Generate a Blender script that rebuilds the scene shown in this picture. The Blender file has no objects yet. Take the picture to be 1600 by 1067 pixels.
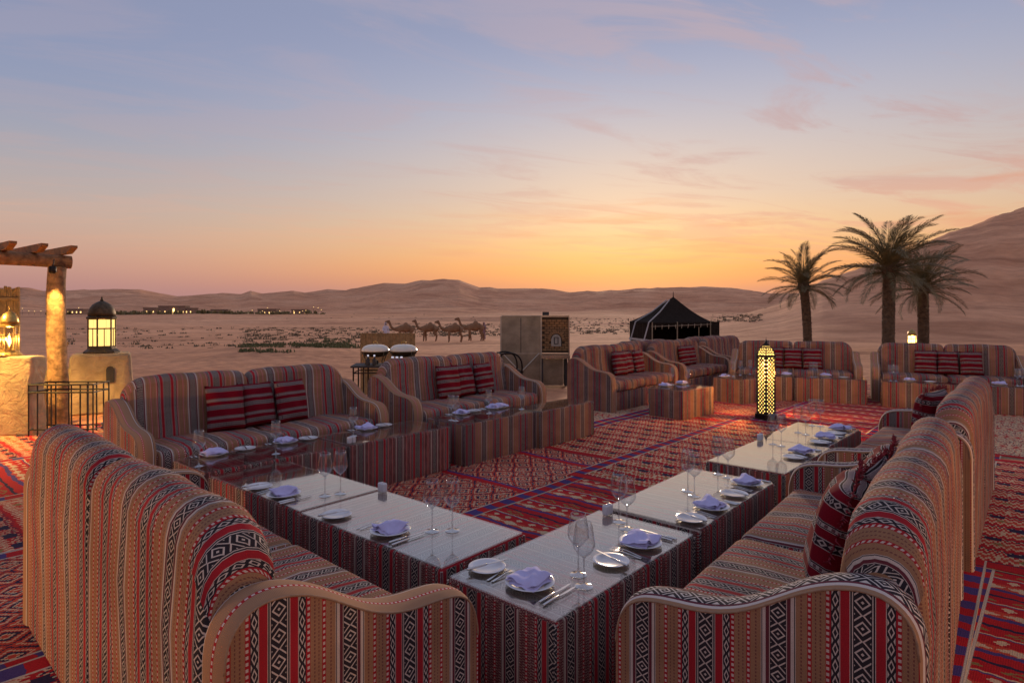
import bpy, bmesh, math, random
import numpy as np
from mathutils import Vector, Matrix, noise as mnoise
random.seed(7); np.random.seed(7)
SC = bpy.context.scene
COL = SC.collection
PI = math.pi

# ------------------------------------------------------------------ camera
CAMH, FPX, HY = 1.6, 945.0, 490.0          # eye height, focal length and horizon row for a 1600 wide frame
cam = bpy.data.cameras.new('camera'); camo = bpy.data.objects.new('camera', cam); COL.objects.link(camo)
cam.sensor_width = 36; cam.lens = FPX/1600*36; cam.shift_y = -(533.5-HY)/1600
cam.clip_start = .05; cam.clip_end = 20000
camo.location = (0, 0, CAMH); camo.rotation_euler = (PI/2, 0, 0)
SC.camera = camo
SC.render.resolution_x = 1024; SC.render.resolution_y = 682
SC.view_settings.view_transform = 'Standard'; SC.view_settings.look = 'None'
SC.view_settings.exposure = 0.60; SC.view_settings.gamma = 1
SC.view_settings.use_curve_mapping = False
SC.cycles.use_denoising = True
SC.cycles.max_bounces = 6; SC.cycles.diffuse_bounces = 3; SC.cycles.glossy_bounces = 3; SC.cycles.transparent_max_bounces = 20
SC.cycles.sample_clamp_indirect = 4

def lin(r, g=None, b=None):
    if g is None: r, g, b = r
    f = lambda c: (c/255/12.92) if c/255 <= .04045 else ((c/255+.055)/1.055)**2.4
    return (f(r), f(g), f(b), 1)

# ------------------------------------------------------------------ node maths
class G:
    """a node tree with small arithmetic helpers"""
    def __init__(s, nt): s.nt = nt; s.n = nt.nodes; s.l = nt.links
    def node(s, t, **kw):
        n = s.n.new(t)
        for k, v in kw.items(): setattr(n, k, v)
        return n
    def put(s, sock, v):
        if isinstance(v, V): v = v.s
        if isinstance(v, bpy.types.NodeSocket): s.l.new(v, sock)
        else: sock.default_value = v
    def m(s, op, a, b=0.0, c=None, clamp=False):
        n = s.node('ShaderNodeMath', operation=op, use_clamp=clamp)
        s.put(n.inputs[0], a); s.put(n.inputs[1], b)
        if c is not None: s.put(n.inputs[2], c)
        return V(s, n.outputs[0])
    def ramp(s, x, stops, mode='LINEAR'):
        n = s.node('ShaderNodeValToRGB'); r = n.color_ramp; r.interpolation = mode
        while len(r.elements) < len(stops): r.elements.new(0.5)
        for e, (p, c) in zip(r.elements, stops): e.position = p
        for e, (p, c) in zip(r.elements, stops): e.position = p; e.color = c if len(c) == 4 else (*c, 1)
        s.put(n.inputs[0], x); return n.outputs[0]
    def mix(s, f, a, b, mode='MIX'):
        n = s.node('ShaderNodeMix', data_type='RGBA', blend_type=mode)
        s.put(n.inputs[0], f); s.put(n.inputs[6], a); s.put(n.inputs[7], b)
        return n.outputs[2]
    def noise(s, vec, scale, detail=4, rough=.5, dist=0.0):
        n = s.node('ShaderNodeTexNoise'); n.inputs['Scale'].default_value = scale
        n.inputs['Detail'].default_value = detail; n.inputs['Roughness'].default_value = rough
        n.inputs['Distortion'].default_value = dist
        if vec is not None: s.put(n.inputs['Vector'], vec)
        return V(s, n.outputs[0])
    def sep(s, vec):
        n = s.node('ShaderNodeSeparateXYZ'); s.put(n.inputs[0], vec)
        return [V(s, o) for o in n.outputs]
    def comb(s, x, y, z=0.0):
        n = s.node('ShaderNodeCombineXYZ')
        for i, v in enumerate((x, y, z)): s.put(n.inputs[i], v)
        return n.outputs[0]
    def vmul(s, vec, v3):
        n = s.node('ShaderNodeVectorMath', operation='MULTIPLY'); s.put(n.inputs[0], vec); n.inputs[1].default_value = v3
        return n.outputs[0]
    def bump(s, h, strength, dist):
        n = s.node('ShaderNodeBump'); n.inputs['Strength'].default_value = strength; n.inputs['Distance'].default_value = dist
        s.put(n.inputs['Height'], h); return n.outputs[0]
class V:
    def __init__(s, g, sock): s.g = g; s.s = sock
    def __add__(a, b): return a.g.m('ADD', a, b)
    __radd__ = __add__
    def __sub__(a, b): return a.g.m('SUBTRACT', a, b)
    def __rsub__(a, b): return a.g.m('SUBTRACT', b, a)
    def __mul__(a, b): return a.g.m('MULTIPLY', a, b)
    __rmul__ = __mul__
    def __truediv__(a, b): return a.g.m('DIVIDE', a, b)
    def abs(a): return a.g.m('ABSOLUTE', a)
    def fract(a): return a.g.m('FRACT', a)
    def floor(a): return a.g.m('FLOOR', a)
    def lt(a, b): return a.g.m('LESS_THAN', a, b)
    def gt(a, b): return a.g.m('GREATER_THAN', a, b)
    def inside(a, lo, hi): return a.gt(lo)*a.lt(hi)
    def tri(a): return ((a.fract()-.5).abs())*2          # 1 at cell edge, 0 in the middle
    def smooth(a, lo, hi):
        n = a.g.node('ShaderNodeMapRange', interpolation_type='SMOOTHSTEP')
        a.g.put(n.inputs[0], a); n.inputs[1].default_value = lo; n.inputs[2].default_value = hi
        return V(a.g, n.outputs[0])

# ------------------------------------------------------------------ world: dusk sky
SUN_AZ, SUN_EL = math.radians(11), math.radians(5)       # azimuth to the right of straight ahead
world = bpy.data.worlds.new('World'); SC.world = world; world.use_nodes = True
w = G(world.node_tree); w.n.clear()
tc = w.node('ShaderNodeTexCoord'); d = tc.outputs['Generated']
dx, dy, dz = w.sep(d)
el = w.m('ARCSINE', dz)*(180/PI)                                     # degrees above horizon
az = w.m('ARCTAN2', dx, dy)                                          # 0 ahead, + right
daz = (w.m('WRAP', az-SUN_AZ-.07, PI, -PI)).abs()
glow = 1-daz.smooth(.08, 1.0)
x = (el/40).s
xe = w.m('MULTIPLY', el, 1/40, clamp=True)
SKW_ = [(0, lin(180, 130, 126)), (1.6/40, lin(186, 130, 120)), (2.6/40, lin(214, 140, 102)), (4/40, lin(238, 160, 92)), (5.6/40, lin(234, 174, 112)), (7.8/40, lin(226, 186, 144)), (10.5/40, lin(212, 186, 168)), (15/40, lin(194, 183, 184)), (20/40, lin(164, 167, 190)), (25/40, lin(138, 147, 180)), (1, lin(132, 138, 166))]
SKC_ = [(0, lin(158, 122, 126)), (1.5/40, lin(166, 124, 126)), (3.5/40, lin(188, 142, 130)), (6/40, lin(192, 158, 142)), (9/40, lin(178, 162, 158)), (13/40, lin(156, 156, 170)), (17/40, lin(136, 146, 176)), (23/40, lin(130, 138, 170)), (1, lin(132, 138, 166))]
DIM = .80
SKW = [(a, (c[0]*DIM, c[1]*DIM, c[2]*DIM*.97, 1)) for a, c in SKW_]; SKC = [(a, (c[0]*DIM, c[1]*DIM, c[2]*DIM*.97, 1)) for a, c in SKC_]
col = w.mix(glow, w.ramp(xe, SKC, 'B_SPLINE'), w.ramp(xe, SKW, 'B_SPLINE'))
# wispy cirrus lit from below, laid on a flat layer so that it foreshortens toward the horizon
inv = w.m('MAXIMUM', dz, .03)
cx, cy = dx/(inv+.06), dy/(inv+.06)
ca, sa = math.cos(.35), math.sin(.35)
cvec = w.comb((cx*ca+cy*sa)*.62, (cy*ca-cx*sa)*1.7, 1.7)
n1 = w.noise(cvec, 1.5, 8, .62, .9)
n2 = w.noise(w.comb(cx*.4, cy*.4, 3.1), .8, 3, .5)
side = az.smooth(-.5, .55)*.8+.25
cm = w.m('MULTIPLY', ((n1-.5)*3.2+(n2-.5)*1.5+.20).smooth(0, .62), side)*el.smooth(2.5, 8)*(1-el.smooth(24, 45)*.4)
ccol = w.ramp(xe, [(0, lin(200, 124, 88)), (.18, lin(200, 148, 120)), (.3, lin(172, 142, 136)), (.5, lin(160, 142, 150)), (1, lin(152, 142, 158))], 'LINEAR')
col = w.mix(w.m('MULTIPLY', cm, .78), col, ccol)
# low orange streak banks near the glow
svec = w.comb(az*3.2, el*.62, 9.0)
st = w.noise(svec, 1.7, 6, .55, .35)
sm = (st-.02).smooth(.46, .7)*el.smooth(1.2, 3.5)*(1-el.smooth(8, 13))*az.smooth(-.35, .25)
col = w.mix(w.m('MULTIPLY', sm, .42), col, lin(190, 122, 92))
sky = w.node('ShaderNodeTexSky', sky_type='NISHITA'); sky.sun_disc = False
sky.sun_elevation = SUN_EL; sky.sun_rotation = SUN_AZ; sky.dust_density = 3
b1 = w.node('ShaderNodeBackground'); w.put(b1.inputs[0], sky.outputs[0]); b1.inputs[1].default_value = .05
b2 = w.node('ShaderNodeBackground'); w.put(b2.inputs[0], col); b2.inputs[1].default_value = 1.0
ms = w.node('ShaderNodeMixShader'); ms.inputs[0].default_value = .93
w.l.new(b1.outputs[0], ms.inputs[1]); w.l.new(b2.outputs[0], ms.inputs[2])
wo = w.node('ShaderNodeOutputWorld'); w.l.new(ms.outputs[0], wo.inputs[0])
# the afterglow: one weak, very soft sun lamp just above the horizon
sl = bpy.data.lights.new('sun', 'SUN'); sl.energy = 1.2; sl.angle = math.radians(4); sl.color = (1, .72, .5)
so = bpy.data.objects.new('sun', sl); COL.objects.link(so); so.location = (20, 60, 30)
so.rotation_euler = Vector((-math.sin(SUN_AZ)*math.cos(SUN_EL), -math.cos(SUN_AZ)*math.cos(SUN_EL), -math.sin(SUN_EL))).to_track_quat('-Z', 'Y').to_euler()

# ------------------------------------------------------------------ object helpers
def tag(o, label=None, cat=None, group=None, kind=None):
    if label: o['label'] = label
    if cat: o['category'] = cat
    if group: o['group'] = group
    if kind: o['kind'] = kind
    return o
def empty(name, loc=(0, 0, 0), rz=0.0):
    o = bpy.data.objects.new(name, None); COL.objects.link(o); o.location = loc; o.rotation_euler = (0, 0, rz)
    o.empty_display_size = .1
    return o
def link(name, me, parent=None, loc=(0, 0, 0), rot=(0, 0, 0), scale=(1, 1, 1)):
    o = bpy.data.objects.new(name, me); COL.objects.link(o); o.location = loc; o.rotation_euler = rot; o.scale = scale
    if parent: o.parent = parent
    return o
def thing(name, label, cat, loc=(0, 0, 0), rz=0.0, group=None):
    return tag(empty(name, loc, rz), label, cat, group)

class MB:
    """collects geometry (with uv in metres) and builds one mesh"""
    def __init__(s): s.v = []; s.f = []; s.uv = []; s.mi = []
    def face(s, pts, uvs=None, mi=0):
        i = len(s.v); s.v += [tuple(p) for p in pts]; s.f.append(tuple(range(i, i+len(pts))))
        s.uv.append(uvs or [(0, 0)]*len(pts)); s.mi.append(mi)
    def grid(s, P, UV=None, closeu=False, closev=False, mi=0):
        """P[i][j] points; shared vertices"""
        n, m = len(P), len(P[0]); b = len(s.v)
        for r in P: s.v += [tuple(p) for p in r]
        for i in range(n if closeu else n-1):
            for j in range(m if closev else m-1):
                i2, j2 = (i+1) % n, (j+1) % m
                s.f.append((b+i*m+j, b+i2*m+j, b+i2*m+j2, b+i*m+j2)); s.mi.append(mi)
                if UV:
                    s.uv.append([UV[i][j], UV[i+1 if len(UV) > n else i2][j], UV[i+1 if len(UV) > n else i2][j+1 if len(UV[0]) > m else j2], UV[i][j+1 if len(UV[0]) > m else j2]])
                else: s.uv.append([(0, 0)]*4)
    def box(s, c, h, rz=0.0, mi=0, uvo=(0, 0)):
        """box at centre c with half sizes h; uv: u horizontal, v vertical in metres"""
        ca, sa = math.cos(rz), math.sin(rz)
        def P(x, y, z): return (c[0]+x*ca-y*sa, c[1]+x*sa+y*ca, c[2]+z)
        X, Y, Z = h; u0, v0 = uvo
        q = [((-X, -Y, -Z), (X, -Y, -Z), (X, -Y, Z), (-X, -Y, Z), 0), ((X, -Y, -Z), (X, Y, -Z), (X, Y, Z), (X, -Y, Z), 1),
             ((X, Y, -Z), (-X, Y, -Z), (-X, Y, Z), (X, Y, Z), 0), ((-X, Y, -Z), (-X, -Y, -Z), (-X, -Y, Z), (-X, Y, Z), 1),
             ((-X, -Y, Z), (X, -Y, Z), (X, Y, Z), (-X, Y, Z), 2), ((-X, Y, -Z), (X, Y, -Z), (X, -Y, -Z), (-X, -Y, -Z), 2)]
        b = len(s.v); key = {}
        for fc in q:
            idx = []; uv = []
            for p in fc[:4]:
                if p not in key: key[p] = len(s.v); s.v.append(P(*p))
                idx.append(key[p])
                uv.append((u0+p[0], v0+p[2]) if fc[4] == 0 else ((u0+p[1], v0+p[2]) if fc[4] == 1 else (u0+p[0], v0+p[1])))
            s.f.append(tuple(idx)); s.uv.append(uv); s.mi.append(mi)
    def lathe(s, prof, n=24, c=(0, 0, 0), mi=0, cap=True):
        P = [[(c[0]+r*math.cos(2*PI*k/n), c[1]+r*math.sin(2*PI*k/n), c[2]+z) for k in range(n)] for r, z in prof]
        UV = [[(2*PI*k/n*max(.001, prof[i][0]), prof[i][1]) for k in range(n+1)] for i in range(len(prof))]
        b = len(s.v)
        s.grid(P, UV, closev=True, mi=mi)
        if cap:
            if prof[0][0] > 1e-4: s.f.append(tuple(b+k for k in range(n))[::-1]); s.uv.append([(0, 0)]*n); s.mi.append(mi)
            if prof[-1][0] > 1e-4:
                e = b+(len(prof)-1)*n; s.f.append(tuple(e+k for k in range(n))); s.uv.append([(0, 0)]*n); s.mi.append(mi)
    def tube(s, pts, r, n=8, mi=0, cap=True):
        pts = [Vector(p) for p in pts]; rs = r if isinstance(r, (list, tuple)) else [r]*len(pts)
        P = []; L = 0; UV = []
        t0 = (pts[1]-pts[0]).normalized(); up = Vector((0, 0, 1)) if abs(t0.z) < .9 else Vector((1, 0, 0))
        a = t0.cross(up).normalized()
        for i, p in enumerate(pts):
            t = (pts[min(i+1, len(pts)-1)]-pts[max(i-1, 0)]).normalized()
            a = (a-t*a.dot(t)).normalized(); bb = t.cross(a)
            if i: L += (pts[i]-pts[i-1]).length
            P.append([p+(a*math.cos(2*PI*k/n)+bb*math.sin(2*PI*k/n))*rs[i] for k in range(n)])
            UV.append([(2*PI*k/n*rs[i], L) for k in range(n+1)])
        b = len(s.v); s.grid(P, UV, closev=True, mi=mi)
        if cap:
            s.f.append(tuple(b+k for k in range(n))[::-1]); s.uv.append([(0, 0)]*n); s.mi.append(mi)
            e = b+(len(pts)-1)*n; s.f.append(tuple(e+k for k in range(n))); s.uv.append([(0, 0)]*n); s.mi.append(mi)
    def mesh(s, name, mat, smooth=False, fix=True):
        me = bpy.data.meshes.new(name); me.from_pydata(s.v, [], s.f)
        uvl = me.uv_layers.new(name='UVMap')
        flat = [c for f in s.uv for p in f for c in p]
        uvl.data.foreach_set('uv', flat)
        for mt in (mat if isinstance(mat, (list, tuple)) else [mat]): me.materials.append(mt)
        if any(s.mi): me.polygons.foreach_set('material_index', s.mi)
        if fix:
            bm = bmesh.new(); bm.from_mesh(me); bmesh.ops.recalc_face_normals(bm, faces=bm.faces); bm.to_mesh(me); bm.free()
        if smooth: me.polygons.foreach_set('use_smooth', [True]*len(me.polygons)); 
        if smooth and smooth is not True: me.set_sharp_from_angle(angle=math.radians(smooth))
        me.update(); return me
    def build(s, name, mat, parent=None, smooth=False, **kw):
        return link(name, s.mesh(name, mat, smooth), parent, **kw)
def rbox(c, h, r, seg=3):
    """rounded box as MB with shared verts (superellipsoid style grid), uv planar per dominant axis"""
    bm = bmesh.new(); bmesh.ops.create_cube(bm, size=2)
    for v in bm.verts: v.co = Vector((v.co.x*h[0], v.co.y*h[1], v.co.z*h[2]))
    bmesh.ops.bevel(bm, geom=list(bm.edges), offset=r, segments=seg, profile=.5, affect='EDGES')
    for v in bm.verts: v.co += Vector(c)
    return bm
def bm_obj(name, bm, mat, parent=None, smooth=True, uv='box', off=(0, 0), loc=(0, 0, 0), rot=(0, 0, 0)):
    bm.normal_update(); L = bm.loops.layers.uv.new('UVMap')
    for f in bm.faces:
        n = f.normal
        for l in f.loops:
            p = l.vert.co
            if abs(n.z) >= max(abs(n.x), abs(n.y)): l[L].uv = (p.x+off[0], p.y+off[1])
            elif abs(n.y) >= abs(n.x): l[L].uv = (p.x+off[0], p.z+off[1])
            else: l[L].uv = (p.y+off[0], p.z+off[1])
    me = bpy.data.meshes.new(name); bm.to_mesh(me); bm.free(); me.materials.append(mat)
    if smooth:
        me.polygons.foreach_set('use_smooth', [True]*len(me.polygons)); me.set_sharp_from_angle(angle=math.radians(50))
    return link(name, me, parent, loc, rot)
def copy_tree(o, parent=None):
    c = o.copy(); COL.objects.link(c); c.parent = parent
    for ch in o.children: copy_tree(ch, c)
    return c
def sstep(a, b, x):
    t = min(1, max(0, (x-a)/(b-a))); return t*t*(3-2*t)
def ground(u, v, z=0.0):
    """place on the level z seen at frame position u, v"""
    y = (CAMH-z)*FPX/(v-HY); return Vector(((u-800)*y/FPX, y, z))
ANG = math.radians(48.5)
E1 = Vector((math.cos(ANG), math.sin(ANG), 0)); E2 = Vector((math.sin(ANG), -math.cos(ANG), 0))
def lay(s, t, z=0.0): p = E1*s+E2*t; p.z = z; return p

# ------------------------------------------------------------------ materials
def mat(name):
    m = bpy.data.materials.new(name); m.use_nodes = True; g = G(m.node_tree)
    return m, g, g.n['Principled BSDF']
def plain(name, c, rough=.6, metal=0.0, var=.12, scale=6.0, bump=0.0, bd=.01, bscale=60.0, spec=.5, emit=None, es=0.0, coat=0.0):
    m, g, p = mat(name); t = g.node('ShaderNodeTexCoord')
    n = g.noise(t.outputs['Object'], scale, 5, .6)
    c = c if len(c) == 4 else (*c, 1)
    dk = tuple(x*(1-var) for x in c[:3])+(1,); lt = tuple(min(1, x*(1+var)) for x in c[:3])+(1,)
    g.put(p.inputs['Base Color'], g.ramp(n, [(.3, dk), (.7, lt)]))
    p.inputs['Roughness'].default_value = rough; p.inputs['Metallic'].default_value = metal
    p.inputs['Specular IOR Level'].default_value = spec
    if coat: p.inputs['Coat Weight'].default_value = coat
    if bump: g.put(p.inputs['Normal'], g.bump(g.noise(t.outputs['Object'], bscale, 6, .65, .8 if bd > .02 else 0), bump, bd))
    if emit: p.inputs['Emission Color'].default_value = (*emit[:3], 1); p.inputs['Emission Strength'].default_value = es
    return m
PER = .43
BLK = (.034, .028, .034, 1); WHT = (.62, .52, .46, 1); TAN = (.36, .195, .110, 1); RED = (.40, .022, .032, 1); BUR = (.15, .034, .046, 1)
def sadu(name, tan=TAN, mottled=False, per=PER, wht=WHT, red=RED):
    m, g, p = mat(name)
    uv = g.node('ShaderNodeUVMap'); uv.uv_map = 'UVMap'
    u, v, _ = g.sep(uv.outputs[0])
    t = ((u/per+.5).fract()-.5).abs()
    base = g.ramp(t*2, [(0, BLK), (.103, wht), (.110, BUR), (.160, wht), (.202, BLK), (.212, wht), (.222, tan), (.362, red), (.416, tan), (.582, red), (.644, BLK),
                        (.742, wht), (.750, red), (.852, wht), (.860, BLK), (.882, wht), (.892, BLK)], 'CONSTANT')
    if mottled:
        # fine broken weave in place of the plain tan ground
        q = ((u*160+(v*95).floor()*.37).fract()).gt(.5); q2 = (v*95+(u*48).floor()*.5).fract().gt(.45)
        k = g.m('MULTIPLY', q, q2); k2 = g.noise(g.comb(u*40, v*14), 1.0, 2).gt(.5)
        zone = g.m('MAXIMUM', t.inside(.111, .181), t.inside(.208, .291))
        mc = g.mix(k, (.12, .028, .038, 1), g.mix(k2, (.36, .20, .14, 1), (.50, .35, .27, 1)))
        base = g.mix(zone, base, mc)
    def diamond(s, c, lo=.42, hi=.58):
        tv = (v/c).tri(); dd = s*.62+tv
        a = g.m('MAXIMUM', dd.inside(lo, hi), dd.lt(.13))
        b = g.m('MAXIMUM', dd.inside(.98, 1.13), dd.gt(1.50))
        return g.m('MAXIMUM', a, b)
    mB = diamond(t/.0515, .063*per/PER)*t.lt(.048)
    mD = diamond((.5-t)/.05, .071*per/PER)*t.gt(.453)
    mZ = g.m('MAXIMUM', ((t-.347).abs()/.022+(v/(.046*per/PER)).tri()).inside(.5, .82), ((t-.347).abs()/.022+(v/(.046*per/PER)).tri()).gt(1.5))*t.inside(.326, .368)
    dot = (v/(.0165*per/PER)).fract().gt(.48)
    mP = g.m('MAXIMUM', t.inside(.187, .202), t.inside(.295, .312))*dot
    # thin broken lines of dark thread inside the plain bands
    th_ = g.m('MAXIMUM', t.inside(.140, .150), g.m('MAXIMUM', t.inside(.228, .236), t.inside(.256, .266)))*(v/(.011*per/PER)).fract().gt(.42)
    base = g.mix(g.m('MULTIPLY', th_, .75), base, BUR)
    mask = g.m('MAXIMUM', g.m('MAXIMUM', mB, mD), g.m('MAXIMUM', mZ, mP))
    c = g.mix(mask, base, wht)
    tc_ = g.node('ShaderNodeTexCoord')
    nz = g.noise(tc_.outputs['Object'], 5, 3); c = g.mix(1, c, g.ramp(nz, [(.3, (.80, .78, .76, 1)), (.7, (1.1, 1.08, 1.06, 1))]), 'MULTIPLY')
    fn = g.noise(g.comb(u*420, v*420), 1, 1); c = g.mix(.6, c, g.ramp(fn, [(.3, (.7, .7, .7, 1)), (.7, (1.2, 1.2, 1.2, 1))]), 'MULTIPLY')
    g.put(p.inputs['Base Color'], c)
    p.inputs['Roughness'].default_value = .92; p.inputs['Specular IOR Level'].default_value = .15
    pass
    ws = g.m('SINE', u*2200)*g.m('SINE', v*1500)
    g.put(p.inputs['Normal'], g.bump(ws+g.noise(g.comb(u*9, v*9), 1, 3)*6+g.noise(g.comb(u*3.2, v*6), 1, 4, .55, 1.2)*26, .5, .0014))
    return m
M = {}
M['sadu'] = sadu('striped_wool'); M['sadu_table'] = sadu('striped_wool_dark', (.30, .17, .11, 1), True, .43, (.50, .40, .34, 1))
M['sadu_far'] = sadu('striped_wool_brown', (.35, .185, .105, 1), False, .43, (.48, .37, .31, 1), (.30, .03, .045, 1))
def strip(name, diamonds):
    """the single woven band sewn along the top of an arm: u runs across it from 0 to 1, v along it"""
    m, g, p = mat(name); uv = g.node('ShaderNodeUVMap'); uv.uv_map = 'UVMap'; u, v, _ = g.sep(uv.outputs[0])
    if diamonds:
        base = g.ramp(u, [(0, TAN), (.1, WHT), (.17, BUR), (.24, BLK), (.76, BUR), (.83, WHT), (.9, TAN)], 'CONSTANT')
        s = (u-.5).abs()/.26; dd = s*.95+(v/.075).tri()
        k = g.m('MAXIMUM', g.m('MAXIMUM', dd.inside(.40, .60), dd.lt(.13)), g.m('MAXIMUM', dd.inside(.96, 1.12), dd.gt(1.52)))*s.lt(.95)
    else:
        base = g.ramp(u, [(0, TAN), (.28, RED), (.36, TAN), (.8, WHT), (.85, BLK), (.88, TAN)], 'CONSTANT')
        k = u.inside(.30, .345)*(v/.0165).fract().gt(.48)
    g.put(p.inputs['Base Color'], g.mix(k, base, WHT)); p.inputs['Roughness'].default_value = .92; p.inputs['Specular IOR Level'].default_value = .15
    g.put(p.inputs['Normal'], g.bump(g.m('SINE', v*1500), .3, .001))
    return m
M['strip_d'] = strip('arm_band_diamonds', True); M['strip_p'] = strip('arm_band_dotted', False)
def pillow_mat():
    m, g, p = mat('red_striped_wool'); uv = g.node('ShaderNodeUVMap'); uv.uv_map = 'UVMap'; u, v, _ = g.sep(uv.outputs[0])
    R = (.17, .005, .014, 1); K = (.02, .012, .016, 1); Wt = (.36, .29, .27, 1)
    f = (v/.16).fract()
    base = g.ramp(f, [(0, R), (.26, Wt), (.285, K), (.47, Wt), (.495, R), (.70, Wt), (.715, K), (.74, Wt), (.83, K), (.86, Wt), (.875, R)], 'CONSTANT')
    mid = ((f-.38).abs()/.09+(u/.022).tri()).inside(.45, .95)*f.inside(.29, .465)
    dsh = f.inside(.75, .82)*(u/.014).fract().gt(.5)
    c = g.mix(mid, base, Wt); c = g.mix(dsh, c, (.12, .05, .06, 1))
    fn = g.noise(g.comb(u*300, v*300), 1, 1); c = g.mix(.5, c, g.ramp(fn, [(.3, (.6, .6, .6, 1)), (.7, (1.25, 1.25, 1.25, 1))]), 'MULTIPLY')
    g.put(p.inputs['Base Color'], c); p.inputs['Roughness'].default_value = .95; p.inputs['Specular IOR Level'].default_value = .1
    g.put(p.inputs['Normal'], g.bump(g.noise(g.comb(u*30, v*30), 1, 4), .3, .004))
    return m
M['pillow'] = pillow_mat()
M['fringe'] = plain('red_wool_fringe', (.2, .01, .02), .95, var=.4, scale=40)
M['piping'] = plain('tan_piping', (.30, .18, .11), .9, var=.2, scale=60)
def kilim(name, kind):
    """flat-woven rug: u across 0..w, v along in metres; stepped edges as on a loom"""
    m, g, p = mat(name); uv = g.node('ShaderNodeUVMap'); uv.uv_map = 'UVMap'; u0, v0, _ = g.sep(uv.outputs[0])
    wob = g.noise(g.comb(u0, v0), 3, 4)*.09+g.noise(g.comb(u0*7, v0*2), 3, 3)*.045
    st = .012
    u = ((u0+g.noise(g.comb(u0+7, v0), 2.5, 3)*.07)/st).floor()*st; v = ((v0+wob)/st).floor()*st
    R = (.50, .018, .024, 1); R2 = (.58, .07, .04, 1); C = (.66, .49, .30, 1); NV = (.035, .026, .06, 1); PU = (.085, .055, .19, 1); OL = (.26, .20, .07, 1); W2 = (.6, .5, .38, 1)
    if kind == 0:      # red field, zigzag bands, purple lines
        bl = .42; f = (v/bl).fract(); row = (v/bl).floor()
        base = g.ramp(f, [(0, R), (.13, PU), (.2, R2), (.42, R), (.60, PU), (.64, C), (.66, R), (.9, NV), (.95, R)], 'CONSTANT')
        zz = (u/.16).tri()
        k1 = f.inside(.2, .42)*((f-.31).abs()/.11).lt(zz*.8)
        k2 = f.inside(.66, .9)*((f-.78).abs()/.12+(u/.24).tri()).inside(.5, .78)
        c = g.mix(k1, base, C); c = g.mix(k2, c, OL)
        k3 = f.inside(.42, .6)*((f-.51).abs()/.09+(u/.12+.3).tri()).lt(.62); c = g.mix(k3, c, C)
    elif kind == 1:    # cream, navy and red fine lozenges
        a = (u/.24).tri(); b = (v/.27).tri(); dd = a+b
        c = g.mix((dd*3.0).fract().gt(.34), C, R2); c = g.mix((dd*1.75).fract().gt(.72), c, NV)
        dash = ((u/.024).fract().gt(.5)*(v/.05+(u/.024).floor()*.5).fract().gt(.5)); c = g.mix(dash*.55, c, W2)
        f = (v/1.1).fract(); c = g.mix(f.lt(.07), c, R); c = g.mix(f.inside(.07, .1), c, PU)
    elif kind == 2:    # red with cream ladders and dark bars
        bl = .30; f = (v/bl).fract(); odd = ((v/bl).floor()*.5).fract().gt(.2)
        cell = (u/.26+odd*.5).fract(); jag = ((u/.05).tri()-.5)*.22
        c = g.ramp(g.m('ADD', f, jag), [(0, R), (.16, C), (.28, R2), (.50, C), (.62, R), (.80, C), (.86, NV), (.94, R)], 'CONSTANT')
        kb = f.inside(.66, .9)*cell.inside(.15, .55); c = g.mix(kb, c, NV)
        kc = f.inside(.26, .55)*cell.lt(.1); c = g.mix(kc, c, C)
        kd = f.inside(.28, .5)*((cell-.5).abs()*3+(f-.4).abs()*5).lt(.5); c = g.mix(kd, c, OL)
    else:              # pale sand field with flecks
        fl = g.noise(g.comb(u*60, v*22), 1, 2)
        c = g.ramp(fl, [(0, R), (.40, NV), (.45, C), (.60, R2), (.66, W2)], 'CONSTANT')
        f = (v/.7).fract(); c = g.mix(f.lt(.2), c, R); k = f.inside(.02, .18)*((f-.1).abs()/.09).lt((u/.12).tri()); c = g.mix(k, c, C)
    at = g.node('ShaderNodeUVMap'); at.uv_map = 'Edge'; eu, ev, _ = g.sep(at.outputs[0])     # distance to the long and short edges
    bd = eu.lt(.13); sq = (v/.2).fract().gt(.5)
    c = g.mix(bd, c, g.mix(sq, R, PU)); c = g.mix(eu.inside(.125, .14), c, W2)
    c = g.mix(ev.lt(.12), c, R); c = g.mix(ev.inside(.11, .125), c, NV); c = g.mix(eu.lt(.012), c, W2)
    big = g.noise(g.comb(u0*1.3, v0*1.3), 1, 4); c = g.mix(1, c, g.ramp(big, [(.3, (.75, .72, .7, 1)), (.7, (1.15, 1.1, 1.05, 1))]), 'MULTIPLY')
    fn = g.noise(g.comb(u0*260, v0*120), 1, 2); c = g.mix(.75, c, g.ramp(fn, [(.3, (.5, .5, .5, 1)), (.7, (1.3, 1.3, 1.3, 1))]), 'MULTIPLY')
    g.put(p.inputs['Base Color'], c); p.inputs['Roughness'].default_value = .95; p.inputs['Specular IOR Level'].default_value = .12
    g.put(p.inputs['Normal'], g.bump(g.m('SINE', u0*700)*.4+g.noise(g.comb(u0*4, v0*4), 1, 5)*8, .45, .003))
    return m
for k in range(4): M['kilim%d' % k] = kilim('kilim_%s' % ['zigzag', 'lozenge', 'ladder', 'flecked'][k], k)

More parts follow.
